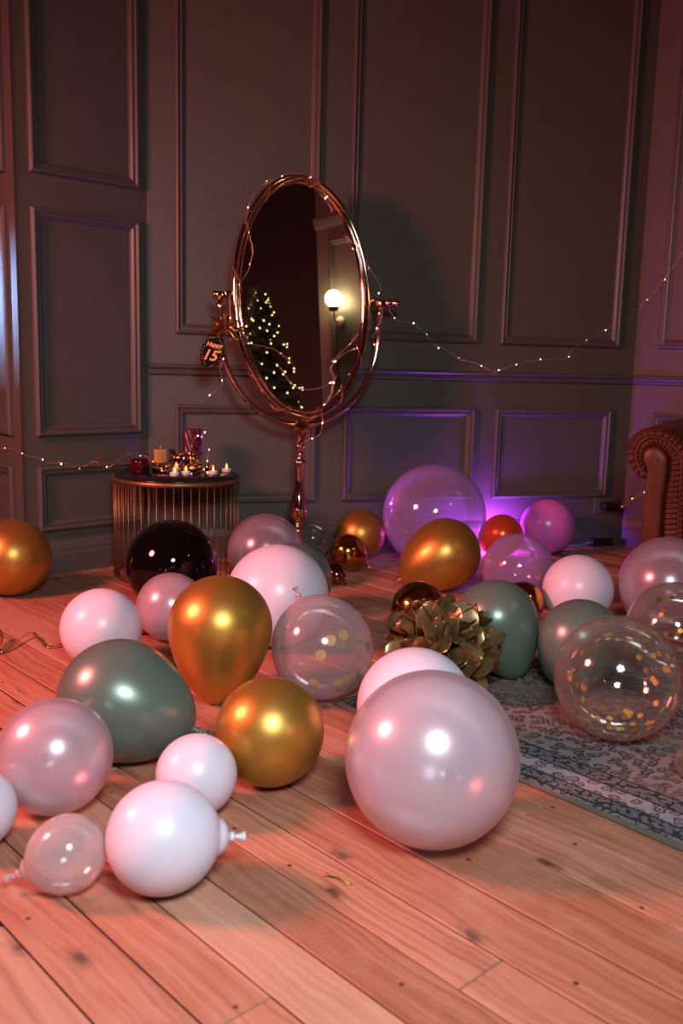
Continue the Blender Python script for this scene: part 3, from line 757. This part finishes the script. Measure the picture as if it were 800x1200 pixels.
col = [(0, .646), (.0165, .646), (.0165, .585), (.019, .583), (.023, .577), (.023, .569), (.017, .563), (.0155, .545), (.018, .538), (.018, .533), (.0155, .527), (.016, .515), (.029, .506), (.031, .5), (.029, .494), (.0215, .489), (.0205, .47), (.019, .44), (.0185, .41), (.022, .375), (.029, .34), (.037, .305), (.0405, .28), (.0405, .262), (.036, .245), (.026, .232), (.0165, .226), (.0165, .212), (.021, .208), (.022, .198), (.017, .19), (.0155, .184), (.022, .176), (.026, .164), (.022, .152), (.016, .146), (.016, .12), (.021, .11), (.03, .095), (.032, .08), (.027, .066), (.03, .058), (.05, .05), (.085, .036), (.118, .028), (.128, .02), (.132, .008), (.130, 0), (0, 0)]
k = [i for i, p in enumerate(col) if p[1] <= .058][0]
obj('column', lathe(col[:k+1]+[(0, .058)], 40, False), M_rose, mt)
obj('base', lathe([(0, .0575)]+col[k:], 48, False), M_rose, mt)

# fairy lights -------------------------------------------------------------
bulb_mesh = [None]
def bulbs(parent, pts, every, rnd, r=.0034, mats=(M_bulb, M_bulb_dim)):
    if bulb_mesh[0] is None:
        bm = bmesh.new(); ball_(bm, (0, 0, 0), 1, 10, 8); me = bpy.data.meshes.new('bulb'); bm.to_mesh(me); bm.free(); me.materials.append(M_bulb)
        for f in me.polygons: f.use_smooth = True
        me2 = me.copy(); me2.materials[0] = M_bulb_dim; bulb_mesh[0] = (me, me2)
    n = 0
    for i in range(every//2, len(pts), every):
        if n >= 40: break
        b = bpy.data.objects.new('bulb', bulb_mesh[0][0 if rnd.random() < .55 else 1]); COL.objects.link(b); b.parent = parent
        b.location = V(pts[i])+V((rnd.uniform(-1, 1), rnd.uniform(-1, 1), rnd.uniform(-1, 1)))*.0025
        s = r*rnd.uniform(.45, .8); b.scale = (s, s, s*1.3); n += 1
def jitter(P, rnd, j): return [V(p)+V((rnd.uniform(-j, j), rnd.uniform(-j, j), rnd.uniform(-j, j))) for p in P]
def garland(P, label, loc, every=13, j=.006, r=.0011):
    rnd = random.Random(len(P)); t = thing('fairy_lights', label, 'string lights', loc)
    pts = [p-V(loc) for p in jitter(smoothpath(P, 6), rnd, j)]
    bm = bmesh.new(); tube(bm, pts, r, 5); obj('wire', bm, M_copper, t)
    bulbs(t, pts, every, rnd); return t
GARLAND_R = [[0.188, 4.2323, 1.1903], [0.2205, 4.3229, 1.1654], [0.2581, 4.4172, 1.1513], [0.3133, 4.5167, 1.153], [0.3638, 4.6252, 1.1342], [0.3865, 4.6318, 1.1061], [0.4137, 4.6397, 1.0779], [0.4408, 4.6476, 1.0538], [0.4808, 4.6593, 1.0383], [0.5349, 4.6751, 1.0104], [0.5895, 4.691, 0.9824], [0.648, 4.7081, 0.9754], [0.6986, 4.7229, 0.9554], [0.7452, 4.7365, 0.9308], [0.7862, 4.7485, 0.9317], [0.8262, 4.7601, 0.9542], [0.8714, 4.7733, 0.9682], [0.9171, 4.7867, 0.978], [0.9817, 4.8055, 0.9883], [1.0608, 4.8286, 0.9991], [1.1366, 4.8507, 1.0011], [1.1671, 4.8596, 1.0413], [1.222, 4.8756, 1.078], [1.2723, 4.8903, 1.1146], [1.3237, 4.9053, 1.1382], [1.3702, 4.9189, 1.1662], [1.4259, 4.9351, 1.2034], [1.5009, 5.0304, 1.2452], [1.534, 4.9952, 1.2664], [1.5714, 4.9554, 1.3178], [1.6052, 4.9195, 1.364], [1.6288, 4.8944, 1.4057], [1.66, 4.8613, 1.4761], [1.6823, 4.8375, 1.525], [1.7133, 4.8045, 1.5806]]
garland(GARLAND_R, 'copper fairy light string draped along the back wall right of the mirror', V(GARLAND_R[0]))
GARLAND_L = [[-1.5246, 4.018, 0.5428], [-1.4447, 3.9331, 0.5526], [-1.3797, 3.824, 0.5643], [-1.3534, 3.8488, 0.5447], [-1.3265, 3.8741, 0.5321], [-1.2964, 3.9024, 0.5191], [-1.2689, 3.9283, 0.4988], [-1.2378, 3.9575, 0.4928], [-1.2119, 3.9819, 0.4908], [-1.1831, 4.0089, 0.4699], [-1.1536, 4.0367, 0.4713], [-1.1294, 4.0594, 0.4846], [-1.1082, 4.0794, 0.4907], [-1.087, 4.0993, 0.4776], [-1.0595, 4.1252, 0.46], [-0.9992, 4.1011, 0.5027], [-0.9309, 4.0059, 0.5404]]
garland(GARLAND_L, 'copper fairy light string hanging across the left wall to the table', V(GARLAND_L[0]))
rnd = random.Random(8)
ft = thing('fairy_lights', 'copper fairy light string wound around the oval mirror frame', 'string lights', MC)
Rm3 = Matrix((MX, MY, MN)).transposed(); wm = bmesh.new(); allp = []
for seg in [[[-0.1667, 0.4766, 0.03], [-0.0898, 0.5166, 0.035], [-0.0114, 0.533, 0.035], [0.0355, 0.5218, 0.035], [0.0765, 0.5077, 0.03], [0.1144, 0.4539, 0.02], [0.1364, 0.4164, 0.012], [0.1524, 0.3844, 0.01]], [[-0.1349, 0.5075, 0.03], [-0.198, 0.453, 0.03], [-0.238, 0.3967, 0.03], [-0.2459, 0.3508, 0.025], [-0.2577, 0.3046, 0.02], [-0.2341, 0.2538, 0.01], [-0.2246, 0.1998, 0.01], [-0.2386, 0.1302, 0.01], [-0.2684, 0.081, 0.015], [-0.3001, 0.0486, 0.03]], [[0.2061, 0.2858, 0.012], [0.235, 0.2518, 0.02], [0.2554, 0.2357, 0.03], [0.275, 0.1894, 0.04], [0.3029, 0.1452, 0.04], [0.3436, 0.099, 0.03], [0.3807, 0.055, -0.0], [0.3368, 0.0004, 0.05]], [[-0.3357, 0.0043, 0.03], [-0.3423, -0.0718, 0.03], [-0.3335, -0.1369, 0.03], [-0.2914, -0.1937, 0.02], [-0.2245, -0.207, 0.012], [-0.155, -0.2213, 0.012], [-0.0933, -0.2583, 0.012], [-0.0579, -0.2881, 0.01]], [[-0.118, -0.3032, 0.01], [-0.0878, -0.3483, 0.01], [-0.0532, -0.3862, 0.01], [-0.0063, -0.4056, 0.012], [0.0547, -0.3985, 0.012], [0.1168, -0.3761, 0.012], [0.1549, -0.3417, 0.012]], [[0.2531, -0.1513, 0.03], [0.2172, -0.1996, 0.012], [0.1618, -0.2498, 0.012], [0.1238, -0.2805, 0.012]], [[0.2469, -0.2194, 0.02], [0.1994, -0.2381, 0.012], [0.1487, -0.2728, 0.012], [0.1229, -0.311, 0.012], [0.138, -0.357, 0.012], [0.124, -0.4106, 0.012], [0.1021, -0.4565, 0.012], [0.0717, -0.4868, 0.014], [0.0689, -0.5255, 0.03], [0.0616, -0.5713, 0.035], [0.0535, -0.6093, 0.02], [0.0124, -0.6235, 0.02], [-0.0418, -0.6449, 0.035]], [[0.3452, -0.0028, 0.02], [0.3703, -0.0175, 0.02], [0.3753, -0.0708, 0.015], [0.3548, -0.1247, 0.01], [0.3366, -0.1703, -0.0], [0.3444, -0.1925, -0.01], [0.3602, -0.2423, -0.02], [0.3299, -0.2636, 0.0]], [[-0.3738, -0.2673, 0.02], [-0.3905, -0.3111, 0.02], [-0.3847, -0.355, 0.02], [-0.3896, -0.3842, 0.02], [-0.4245, -0.4132, 0.02], [-0.4515, -0.4348, 0.02]]]:
    pts = jitter([Rm3 @ p for p in smoothpath(seg, 6)], rnd, .003); tube(wm, pts, .0010, 5); allp += pts
# the winding around the frame tube
wind = []
for i in range(420):
    a_ = PI*(.62+2.0*i/420*.93); tw = i*.19; w = .020+.026*math.cos(tw); h = .026*math.sin(tw)+.003
    wind.append(Rm3 @ V(((GA+w)*math.cos(a_), (GB+w)*math.sin(a_), h)))
tube(wm, wind, .0007, 5); obj('wire', wm, M_copper, ft)
bulbs(ft, allp, 13, rnd, .0034)
tt = thing('fairy_lights', 'fairy light string trailing over the candles on the side table', 'string lights', on(-.74, 4.15, TZ))
P = [(-.20, .03, .062), (-.15, -.03, .07), (-.10, -.02, .03), (-.05, -.10, .012), (.0, -.04, .03), (.03, -.07, .062), (.05, .0, .10), (.075, -.03, .155), (.10, -.005, .165), (.115, .0, .18), (.10, .0, .15), (.13, .02, .10), (.125, .0, .055), (.12, .01, .02), (.09, -.09, .008), (.06, -.12, .004)]
pts = smoothpath(P, 6); wm = bmesh.new(); tube(wm, pts, .001, 5); obj('wire', wm, M_copper, tt); bulbs(tt, pts, 7, random.Random(2), .0034)
PLUG_WIRE = [[1.5222, 4.9841, 0.2091], [1.5462, 4.9895, 0.2231], [1.5757, 4.9435, 0.2637], [1.6115, 4.9055, 0.3027], [1.6204, 4.8814, 0.3247], [1.6252, 4.8909, 0.3604]]
garland(PLUG_WIRE, 'short fairy light wire running from the black plug to the sofa', V(PLUG_WIRE[0]), 8, .002)

# hanging birthday tag and foil bow at the mirror's left arm
tg = V([-0.5623, 3.936, 0.986]); TZN = (V((0, 0, .95))-tg).normalized(); TZN = (TZN+X0*.0).normalized()
TX = (V((0, 0, 1)).cross(TZN)).normalized(); TY = TZN.cross(TX)
ca, sa = math.cos(-.30), math.sin(-.30)
TXr = TX*ca+TY*sa; TYr = TY*ca-TX*sa
gt = thing('birthday_tag', 'black oval birthday tag with orange lettering hanging left of the mirror', 'tag', tg)
TM = Matrix((TXr, TYr, TZN)).transposed().to_4x4()
cm = bmesh.new()
A = [cm.verts.new((.047*math.cos(2*PI*i/56), .073*math.sin(2*PI*i/56), .0015)) for i in range(56)]; B_ = [cm.verts.new((v.co.x, v.co.y, -.0015)) for v in A]
bridge(cm, A, B_); cm.faces.new(A); cm.faces.new(B_); co = obj('card', cm, M_card, gt, False); co.matrix_local = TM
def text(s, size, x, y, shear=.25, ex=.0004, bold=.0):
    cu = bpy.data.curves.new('lettering', 'FONT'); cu.body = s; cu.size = size; cu.align_x = 'CENTER'; cu.align_y = 'CENTER'; cu.shear = shear; cu.extrude = ex; cu.offset = bold
    to = bpy.data.objects.new('lettering_curve', cu); COL.objects.link(to)
    bpy.context.view_layer.update(); dg = bpy.context.evaluated_depsgraph_get()
    me = bpy.data.meshes.new_from_object(to.evaluated_get(dg)); bpy.data.objects.remove(to)
    me.materials.clear(); me.materials.append(M_orange)
    o = bpy.data.objects.new('lettering', me); COL.objects.link(o); o.parent = gt
    o.matrix_local = TM @ Matrix.Translation((x, y, .0022)) @ Matrix.Rotation(.14, 4, 'Z'); return o
text('Happy', .026, 0, .029, .3, .0004, .0006); text('15', .062, -.006, -.019, .3, .0004, .0014); text('th', .017, .030, .010, .3, .0004, .0004)
dm = bmesh.new(); rnd = random.Random(6)
for i in range(34):
    an = 2*PI*i/34+rnd.uniform(-.05, .05); rr = rnd.uniform(.80, .95)
    c = V((.047*rr*math.cos(an), .073*rr*math.sin(an), .0018)); s_ = rnd.uniform(.0009, .0019)
    r = bmesh.ops.create_circle(dm, cap_ends=True, segments=8, radius=s_); bmesh.ops.translate(dm, verts=r['verts'], vec=c)
do = obj('dots', dm, M_orange, gt, False); do.matrix_local = TM
bt = V([-0.5401, 3.969, 1.0654])
bw = thing('foil_bow', 'gold foil leaf bow tied to the left arm of the mirror', 'bow', bt+V((.02, 0, .02)))
lb_ = bmesh.new(); rnd = random.Random(9)
for k in range(16):
    an = rnd.uniform(0, 2*PI); d = (TX*math.cos(an)+UPZ*math.sin(an)*1.1+TZN*rnd.uniform(-.3, .5)).normalized(); L = rnd.uniform(.05, .10)
    F = align(d, TZN+TX*rnd.uniform(-.8, .8)); rows = []
    for i in range(7):
        t_ = i/6; w = .016*math.sin(PI*min(.96, t_*.88+.08))
        rows.append([lb_.verts.new(F @ V((s*w, abs(s)*w*.6+.012*t_*t_, L*t_))) for s in (-1, 0, 1)])
    for A, B_ in zip(rows, rows[1:]): bridge(lb_, A, B_, False)
obj('leaves', lb_, simple('gold_foil_leaf', (.5, .3, .08), .25, .9, .2, 40), bw)
for k in range(2):
    rm = bmesh.new(); P = [V((0, 0, 0)), V((.03, 0, -.015+.02*k)), V((.055, -.01, -.045+.035*k)), V((.085, 0, -.04+.05*k))]
    tube(rm, smoothpath(P, 6), .003, 6); obj('ribbon_tail', rm, M_ribbon, bw)
hm = bmesh.new(); tube(hm, smoothpath([TM @ V((0, .071, .001)), TM @ V((.002, .078, .002)), bt+V((.02, 0, .02))-tg], 5), .0012, 5); obj('hanging_thread', hm, M_copper, gt)

# ------------------------------------------------------------------ floor bits
def strip(bm, P, w, nrm=V((0, 0, 1)), th=.0006):
    P = smoothpath(P, 7); n = len(P); rows = []
    for i, p in enumerate(P):
        t_ = (P[min(i+1, n-1)]-P[max(i-1, 0)]).normalized(); s = t_.cross(nrm)
        s = (s.normalized() if s.length > 1e-4 else t_.orthogonal().normalized()); tw = .9*math.sin(i*.17)
        s = (s*math.cos(tw)+nrm*math.sin(tw)).normalized()
        u = t_.cross(s).normalized()
        rows.append([bm.verts.new(q_) for q_ in (p-s*w/2+u*th, p+s*w/2+u*th, p+s*w/2-u*th, p-s*w/2-u*th)])
    for A, B_ in zip(rows, rows[1:]): bridge(bm, A, B_)
    bm.faces.new(rows[0]); bm.faces.new(rows[-1])
rm = bmesh.new(); RB = [V(p) for p in [[-1.1055, 2.7954, 0.004], [-1.0918, 2.831, 0.01], [-1.1053, 2.9198, 0.03], [-1.1421, 2.9732, 0.05], [-1.1192, 2.882, 0.03], [-1.0795, 2.8496, 0.008], [-1.0634, 2.9049, 0.006], [-1.0615, 2.9801, 0.016], [-1.0407, 3.0208, 0.02], [-0.9967, 2.9665, 0.012], [-0.957, 2.9137, 0.006], [-0.9297, 2.9252, 0.008], [-0.9104, 2.9549, 0.006], [-0.8824, 2.9762, 0.006]]]; strip(rm, [p-RB[0] for p in RB], .009)
tag(obj('curling_ribbon', rm, M_ribbon, None, True, RB[0]), 'curled gold ribbon lying on the boards at the left edge', 'ribbon')
sm = bmesh.new(); d = V([0.0318, 1.571, 0.0])-V([0.0096, 1.5842, 0.0]); sdir = d.normalized()
strip(sm, [(-sdir*.027)+V((0, 0, .003)), V((0, 0, .006)), sdir*.012+V((0, 0, .004)), sdir*.027+V((0, 0, .003))], .011)
tag(obj('paper_scrap', sm, M_scrap, None, True, V([0.0096, 1.5842, 0.0])), 'olive gold scrap of foil on the boards in the foreground', 'scrap')
def tinsel(p, r, label, seed):
    bm = bmesh.new(); rnd = random.Random(seed)
    for k in range(26):
        a_ = rnd.uniform(0, 2*PI); e_ = rnd.uniform(.1, 1.4)
        q = [V((0, 0, .004)), V((math.cos(a_)*r*.5, math.sin(a_)*r*.5, r*.9*math.sin(e_)+.004)), V((math.cos(a_+.5)*r, math.sin(a_+.5)*r, r*1.3*math.sin(e_)*rnd.random()+.004))]
        strip(bm, q, .006, V((rnd.random(), rnd.random(), .4)).normalized())
    tag(obj('tinsel_tuft', bm, simple('copper_tinsel', (.5, .2, .13), .25, .9), None, True, p), label, 'tinsel')
tinsel(V((-.500, 3.82, 0)), .055, 'tuft of copper tinsel on the floor between table and pearly balloon', 3)
tinsel(V([-0.6841, 3.0921, -0.0]), .022, 'tiny tuft of copper tinsel beside the left white balloon', 4)

# black plug on the wall, adapter on the floor, purple uplight
pl = V([1.4552, 4.9645, 0.2199]); n_ = W_back[2]; d_ = W_back[1]
pt = thing('power_plug', 'black plug adapter on the back wall beside the sofa', 'plug', pl-n_*.03)
bm = bmesh.new(); box(bm, n_*.03, (.085, .058, .04), align(UPZ.cross(d_), d_).to_4x4().to_3x3() if False else Matrix((d_, n_, UPZ)).transposed()); bevel(bm, .008); obj('adapter', bm, M_darkbox, pt)
bm = bmesh.new(); box(bm, n_*.004-d_*.0, (.15, .008, .088), Matrix((d_, n_, UPZ)).transposed()); bevel(bm, .002); obj('socket_plate', bm, M_trim, pt)
st_ = V([1.4047, 5.015, 0.0])-n_*-.06
pb = thing('power_adapter', 'black power adapter lying on the floor along the back wall', 'power adapter', st_)
bm = bmesh.new(); box(bm, V((0, 0, .021)), (.13, .05, .042), Matrix((d_, n_, UPZ)).transposed()); bevel(bm, .006); obj('housing', bm, M_darkbox, pb)
bm = bmesh.new(); tube(bm, smoothpath([-d_*.065+UPZ*.02, -d_*.10+UPZ*.01, -d_*.16+UPZ*.006+n_*.01, -d_*.30+UPZ*.006], 5), .004, 8); obj('cable', bm, simple('grey_cable', (.3, .28, .26), .5), pb)
UL = V((.785, 4.735, 0))
ul = thing('floor_uplight', 'small violet uplight on the floor behind the red balloon', 'lamp', UL)
obj('housing', lathe([(0, 0), (.03, 0), (.032, .004), (.032, .03), (.029, .034), (.026, .03), (0, .03)], 28, False), M_darkbox, ul)
obj('lens', lathe([(0, .0305), (.0255, .0305), (.02, .036), (0, .039)], 24, False), M_purplelens, ul)

# ------------------------------------------------------------------ leather sofa
SO = V([1.225, 3.5788, 0]); AX = V((math.sin(math.radians(28)), math.cos(math.radians(28)), 0)); LF = V((-AX.y, AX.x, 0))
sf = thing('leather_sofa', 'brown leather sofa with rolled pleated arms at the right edge', 'sofa', SO)
SIL = [[0.0387, 0.5298], [0.0749, 0.5353], [0.1261, 0.6045], [0.1123, 0.6865], [0.0537, 0.73], [-0.0385, 0.7318], [-0.0956, 0.6826], [-0.1119, 0.6147], [-0.1174, 0.5657], [-0.1222, 0.5065], [-0.1232, 0.4166], [-0.1277, 0.2824]]; PIP = [[0.0366, 0.5452], [0.0611, 0.5686], [0.0805, 0.6111], [0.0718, 0.6688], [0.0319, 0.6963], [-0.0196, 0.6911], [-0.07, 0.6514], [-0.0887, 0.6131], [-0.0926, 0.5637], [-0.0942, 0.5041], [-0.0951, 0.4138], [-0.0995, 0.2791]]; PAN = [[0.0253, 0.2646], [0.0387, 0.4006], [0.0383, 0.4824], [0.0352, 0.5267], [0.035, 0.5672], [0.0467, 0.5933], [0.0526, 0.6164], [0.0472, 0.6436], [0.0228, 0.6619], [-0.0063, 0.6571], [-0.0336, 0.6324], [-0.0417, 0.6097], [-0.0425, 0.5598], [-0.0377, 0.4992], [-0.0352, 0.4079], [-0.0424, 0.2725]]; PAN_IN = [[0.0335, 0.5471], [0.0462, 0.5866], [0.0526, 0.6164], [0.0472, 0.6436], [0.0228, 0.6619], [-0.0063, 0.6571], [-0.0336, 0.6324], [-0.0417, 0.6097], [-0.0425, 0.5598], [-0.0377, 0.4992], [-0.0352, 0.4079], [-0.0424, 0.2725]]
def res(P, n):
    """n points spread evenly over the key points, so that curves with matching keys stay matched"""
    P = [V((p[0], p[1], 0)) for p in P]; m = len(P)-1; out = []
    for i in range(n):
        t_ = m*i/(n-1); k_ = min(int(t_), m-1); f_ = t_-k_
        p0 = P[max(k_-1, 0)]; p1 = P[k_]; p2 = P[k_+1]; p3 = P[min(k_+2, m)]
        out.append(.5*((2*p1)+(p2-p0)*f_+(2*p0-5*p1+4*p2-p3)*f_*f_+(3*p1-p0-3*p2+p3)*f_**3))
    return out
def low(P, z=.06): return P+[[P[-1][0]-.002, z]]
NS = 420
SILr = res(low(SIL), NS); PIPr = res(low(PIP), NS)
def S3(p, dep): return LF*p.x+UPZ*p.y+AX*dep
DEP = .80
PH = [0]
for i in range(1, NS): PH.append(PH[-1]+(PIPr[i]-PIPr[i-1]).length*2*PI/.021)
def arm(mir):
    """outer roll with gathered leather; mir mirrors to the far arm"""
    def m3(v, dep):
        return S3(v, dep) if not mir else (LF*(-1.18-v.x)+UPZ*v.y+AX*dep)
    bm = bmesh.new(); rows = []
    steps = [(0.0, .010), (.12, .004), (.3, -.001), (.55, .004), (.8, .018), (1, .045)]
    for f, dep in steps:
        row = []
        for i in range(NS):
            p = PIPr[i].lerp(SILr[i], f); ph = PH[i]
            fold = .0045*math.sin(ph+.6*math.sin(i*.13))*math.sin(PI*min(1, f*.9+.1))
            row.append(bm.verts.new(m3(p, dep+fold)))
        rows.append(row)
    for dep in (.09, .15, .25, .45, DEP):
        rows.append([bm.verts.new(m3(SILr[i]*1.0+V((0, .002*math.sin(i*.19), 0)), dep)) for i in range(NS)])
    for A, B_ in zip(rows, rows[1:]): bridge(bm, A, B_, False)
    for row in (rows[-1],): 
        bm.faces.new(row)
    ro_ = obj('arm', bm, M_leather, sf)
    body = bmesh.new(); pts_ = [(PAN[0][0]+.004, .06), (PAN[1][0]+.004, .35), (PAN[3][0]+.002, .52), (SIL[0][0], SIL[0][1]+.02), (0, .64), (-.09, .60), (-.116, .5), (-.126, .06)]
    A = [body.verts.new(m3(V((x, z, 0)), .02)) for x, z in pts_]; B_ = [body.verts.new(m3(V((x, z, 0)), DEP)) for x, z in pts_]
    bridge(body, A, B_); body.faces.new(A); body.faces.new(B_); obj('arm_side', body, M_leather, ro_, False)
    # pleated border between centre panel and piping
    pb_ = res(low(PAN_IN), NS)
    # follow the panel round the head then down its right side
    bm = bmesh.new(); rows = []
    for f in (0, .15, .35, .5, .65, .85, 1):
        row = []
        for i in range(NS):
            p = pb_[i].lerp(PIPr[i], f); ph = PH[i]*1.0
            row.append(bm.verts.new(m3(p, .012-.010*math.sin(PI*f)-.004*math.sin(ph)*math.sin(PI*min(.95, f+.1)))))
        rows.append(row)
    for A, B_ in zip(rows, rows[1:]): bridge(bm, A, B_, False)
    obj('pleated_border', bm, M_leather, ro_)
    bm = bmesh.new(); tube(bm, [m3(p, .004) for p in PIPr[::2]], .0055, 8); obj('piping', bm, M_leather, ro_)
    # smooth padded centre panel
    poly = [[PAN[0][0], .06]]+PAN[1:-1]+[[PAN[-1][0], .06]]
    P = res(poly, 90); cx = sum(p.x for p in P)/len(P); rows = []
    bm = bmesh.new()
    for ins, dep in ((0, .03), (0, -.004), (.06, -.012), (.16, -.016), (.5, -.019)):
        rows.append([bm.verts.new(m3(V((p.x+(cx-p.x)*ins, p.y+((min(max(p.y, .10), .585))-p.y)*ins, 0)), dep)) for p in P])
    for A, B_ in zip(rows, rows[1:]): bridge(bm, A, B_)
    bm.faces.new(rows[-1]); obj('arm_front_panel', bm, M_leather, ro_)
    return ro_
arm(False); arm(True)
# backrest roll, seat, base, feet
Bx = lambda l, dep, z: -LF*l+AX*dep+UPZ*z
bm = bmesh.new(); prof = []
for i in range(22):
    an = -PI*.5+1.45*PI*i/21; prof.append((.78+.085*math.sin(an+PI*.5)*0+.085*math.cos(an), .645+.088*math.sin(an)))
prof = [(.66, .30), (.67, .50), (.69, .62), (.73, .70)]+[(.80+.075*math.cos(PI*.75-PI*1.25*i/14), .66+.075*math.sin(PI*.75-PI*1.25*i/14)) for i in range(15)]+[(.78, .55), (.79, .10), (.66, .10)]
rows = []
for l in [.0+1.18*i/60 for i in range(61)]:
    tu = .006*math.cos(l*38)
    rows.append([bm.verts.new(Bx(l, d_+(tu if z > .32 and d_ < .75 else 0), z)) for d_, z in prof])
for A, B_ in zip(rows, rows[1:]): bridge(bm, A, B_)
bm.faces.new(rows[0]); bm.faces.new(rows[-1]); obj('backrest', bm, M_leather, sf)
bm = bmesh.new(); box(bm, Bx(.59, .36, .19), (.93, .64, .2), align(UPZ, -LF)); bevel(bm, .02, 3); obj('seat_base', bm, M_leather, sf)
bm = bmesh.new(); box(bm, Bx(.59, .35, .365), (.90, .60, .15), align(UPZ, -LF)); bevel(bm, .04, 4); obj('seat_cushion', bm, M_leather, sf)
for l in (.02, 1.16):
    for dp in (.06, .72):
        fo_ = obj('foot', lathe([(0, 0), (.018, 0), (.024, .01), (.028, .03), (.02, .05), (.03, .062), (0, .062)], 20), M_darkbox, sf); fo_.location = Bx(l, dp, 0)

# ------------------------------------------------------------------ what the mirror shows: wall lamp and fir tree
GLB = V([2.1246, 1.795, 2.0125])
gl_w = PE+PIER_D*((GLB-PE).dot(PIER_D)); gl_n = (GLB-PE).dot(PIER_N)
sc = thing('wall_lamp', 'opal globe wall lamp glowing on the panelled wall seen in the mirror', 'lamp', gl_w+UPZ*(GLB.z-.17))
F = align(PIER_N, UPZ)
obj('wall_plate', lathe([(0, 0), (.04, 0), (.042, .004), (.036, .012), (.012, .02), (0, .02)], 28, False, F.to_4x4()), M_white_ceramic, sc)
bm = bmesh.new(); tube(bm, smoothpath([PIER_N*.015, PIER_N*.06-UPZ*.012, PIER_N*gl_n+UPZ*.02, PIER_N*gl_n+UPZ*.075], 6), .007, 10); obj('arm', bm, M_gwire, sc)
obj('holder', lathe([(0, .07), (.03, .07), (.042, .085), (.045, .1), (.04, .1), (0, .09)], 28, False, Matrix.Translation(PIER_N*gl_n)), M_gwire, sc)
bm = bmesh.new(); ball_(bm, PIER_N*gl_n+UPZ*.17, .066, 32, 20); obj('globe', bm, M_globe, sc)
TT = V([1.285, 1.8622, 1.9033])
tp = V((1.44, 1.86, 0))-E1*.08; TH = 1.98
tr_ = thing('fir_tree', 'dark fir Christmas tree with warm lights seen reflected in the mirror', 'tree', tp)
bm = bmesh.new(); tube(bm, [(0, 0, .0), (0, 0, TH*.98)], lambda t: .035*(1-t)+.004, 8); obj('trunk', bm, M_trunk, tr_)
bm = bmesh.new(); rnd = random.Random(12); tips = []
for k in range(330):
    h = TH*(.10+.9*(k/330)**.9); ln = .03+.62*(1-h/TH)**.9*rnd.uniform(.8, 1.1); an = k*2.39996
    d = V((math.cos(an), math.sin(an), rnd.uniform(-.15, .25))); base = V((0, 0, h)); tip = base+d*ln-V((0, 0, .12*ln))
    side = d.cross(UPZ).normalized()
    for i in range(int(8+ln*46)):
        t_ = .12+.88*i/(8+ln*46); c = base.lerp(tip, t_); w = .075*(1-.6*t_)+.015
        for s in (-1, 1, .15, -.2):
            q = c+side*s*w+d*w*.7+V((0, 0, rnd.uniform(-.02, .035))); nn = (q-c).cross(UPZ).normalized()*.006
            v_ = [bm.verts.new(x) for x in (c-nn, c+nn, q)]; bm.faces.new(v_)
    tips.append(tip)
obj('needles', bm, M_tree, tr_)
me = bpy.data.meshes.new('tree_light'); bm = bmesh.new(); ball_(bm, (0, 0, 0), .0048, 8, 6); bm.to_mesh(me); bm.free(); me.materials.append(M_treelight)
rnd.shuffle(tips)
for p in tips[:190]:
    if p.z < .95: continue
    b = bpy.data.objects.new('light', me); COL.objects.link(b); b.parent = tr_; b.location = p*1.0

# added chair: stands in for an unidentified dark shape, blocks the blue light
CH = AB(1.30, 4.12)
ch = thing('stand_in_chair', 'added black padded chair standing in for a dark shape at the left edge', 'chair', CH, None, (0, 0, YAW))
def part(name, c, s, bv, m):
    bm = bmesh.new(); box(bm, c, s); bevel(bm, bv, 3); return obj(name, bm, m, ch)
part('seat', (-.22, 0, .45), (.42, .42, .07), .02, M_fabric); part('backrest', (.0, 0, .80), (.05, .42, .36), .018, M_fabric)
for x in (-.40, .0):
    for y in (-.17, .17):
        bm = bmesh.new(); tube(bm, [(x, y, 0), (x, y, .43 if x < -.1 else .66)], .014, 10); obj('leg', bm, M_darkbox, ch)

# ------------------------------------------------------------------ lights
def area(name, loc, target, size, power, col, shape='DISK', spread=PI):
    l = bpy.data.lights.new(name, 'AREA'); l.shape = shape; l.size = size; l.energy = power; l.color = col; l.spread = spread
    o = bpy.data.objects.new(name, l); COL.objects.link(o); o.location = loc
    o.rotation_euler = (V(target)-V(loc)).to_track_quat('-Z', 'Y').to_euler(); return o
area('red_lamp', (-2.55, 1.72, 1.85), (-.2, 2.7, .8), .7, 88, (1, .205, .21), 'DISK', 2.2)
area('white_softbox', (.24, .05, 1.72), (.12, 1.8, 0), .58, 31, (.86, .92, 1), 'DISK', 2.15)
def point(name, loc, power, col, r):
    l = bpy.data.lights.new(name, 'POINT'); l.energy = power; l.color = col; l.shadow_soft_size = r
    o = bpy.data.objects.new(name, l); COL.objects.link(o); o.location = loc; return o
point('violet_uplight', UL+V((0, 0, .085)), 27, (.36, .05, 1), .02)
area('blue_daylight', AB(.55, 4.95, 1.42), AB(1.672, 4.02, 1.17), .2, 2.4, (.30, .52, 1), 'DISK', .42)
w = bpy.data.worlds.new('dim_room'); S.world = w; w.use_nodes = True
w.node_tree.nodes['Background'].inputs[0].default_value = (.5, .45, .5, 1); w.node_tree.nodes['Background'].inputs[1].default_value = .03

# ------------------------------------------------------------------ camera
cd = bpy.data.cameras.new('camera'); cam = bpy.data.objects.new('camera', cd); COL.objects.link(cam)
cd.sensor_fit = 'VERTICAL'; cd.sensor_height = 36; cd.lens = 36*1078.26/1200; cd.clip_start = .05
cd.dof.use_dof = True; cd.dof.focus_distance = 2.9; cd.dof.aperture_fstop = 3.5
cam.matrix_world = Matrix.Translation((0, 0, .95)) @ Matrix((RT, UP, TW)).transposed().to_4x4()
S.camera = cam
S.view_settings.view_transform = 'Standard'; S.view_settings.look = 'None'; S.view_settings.gamma = 1; S.view_settings.use_curve_mapping = False
S.view_settings.exposure = .1
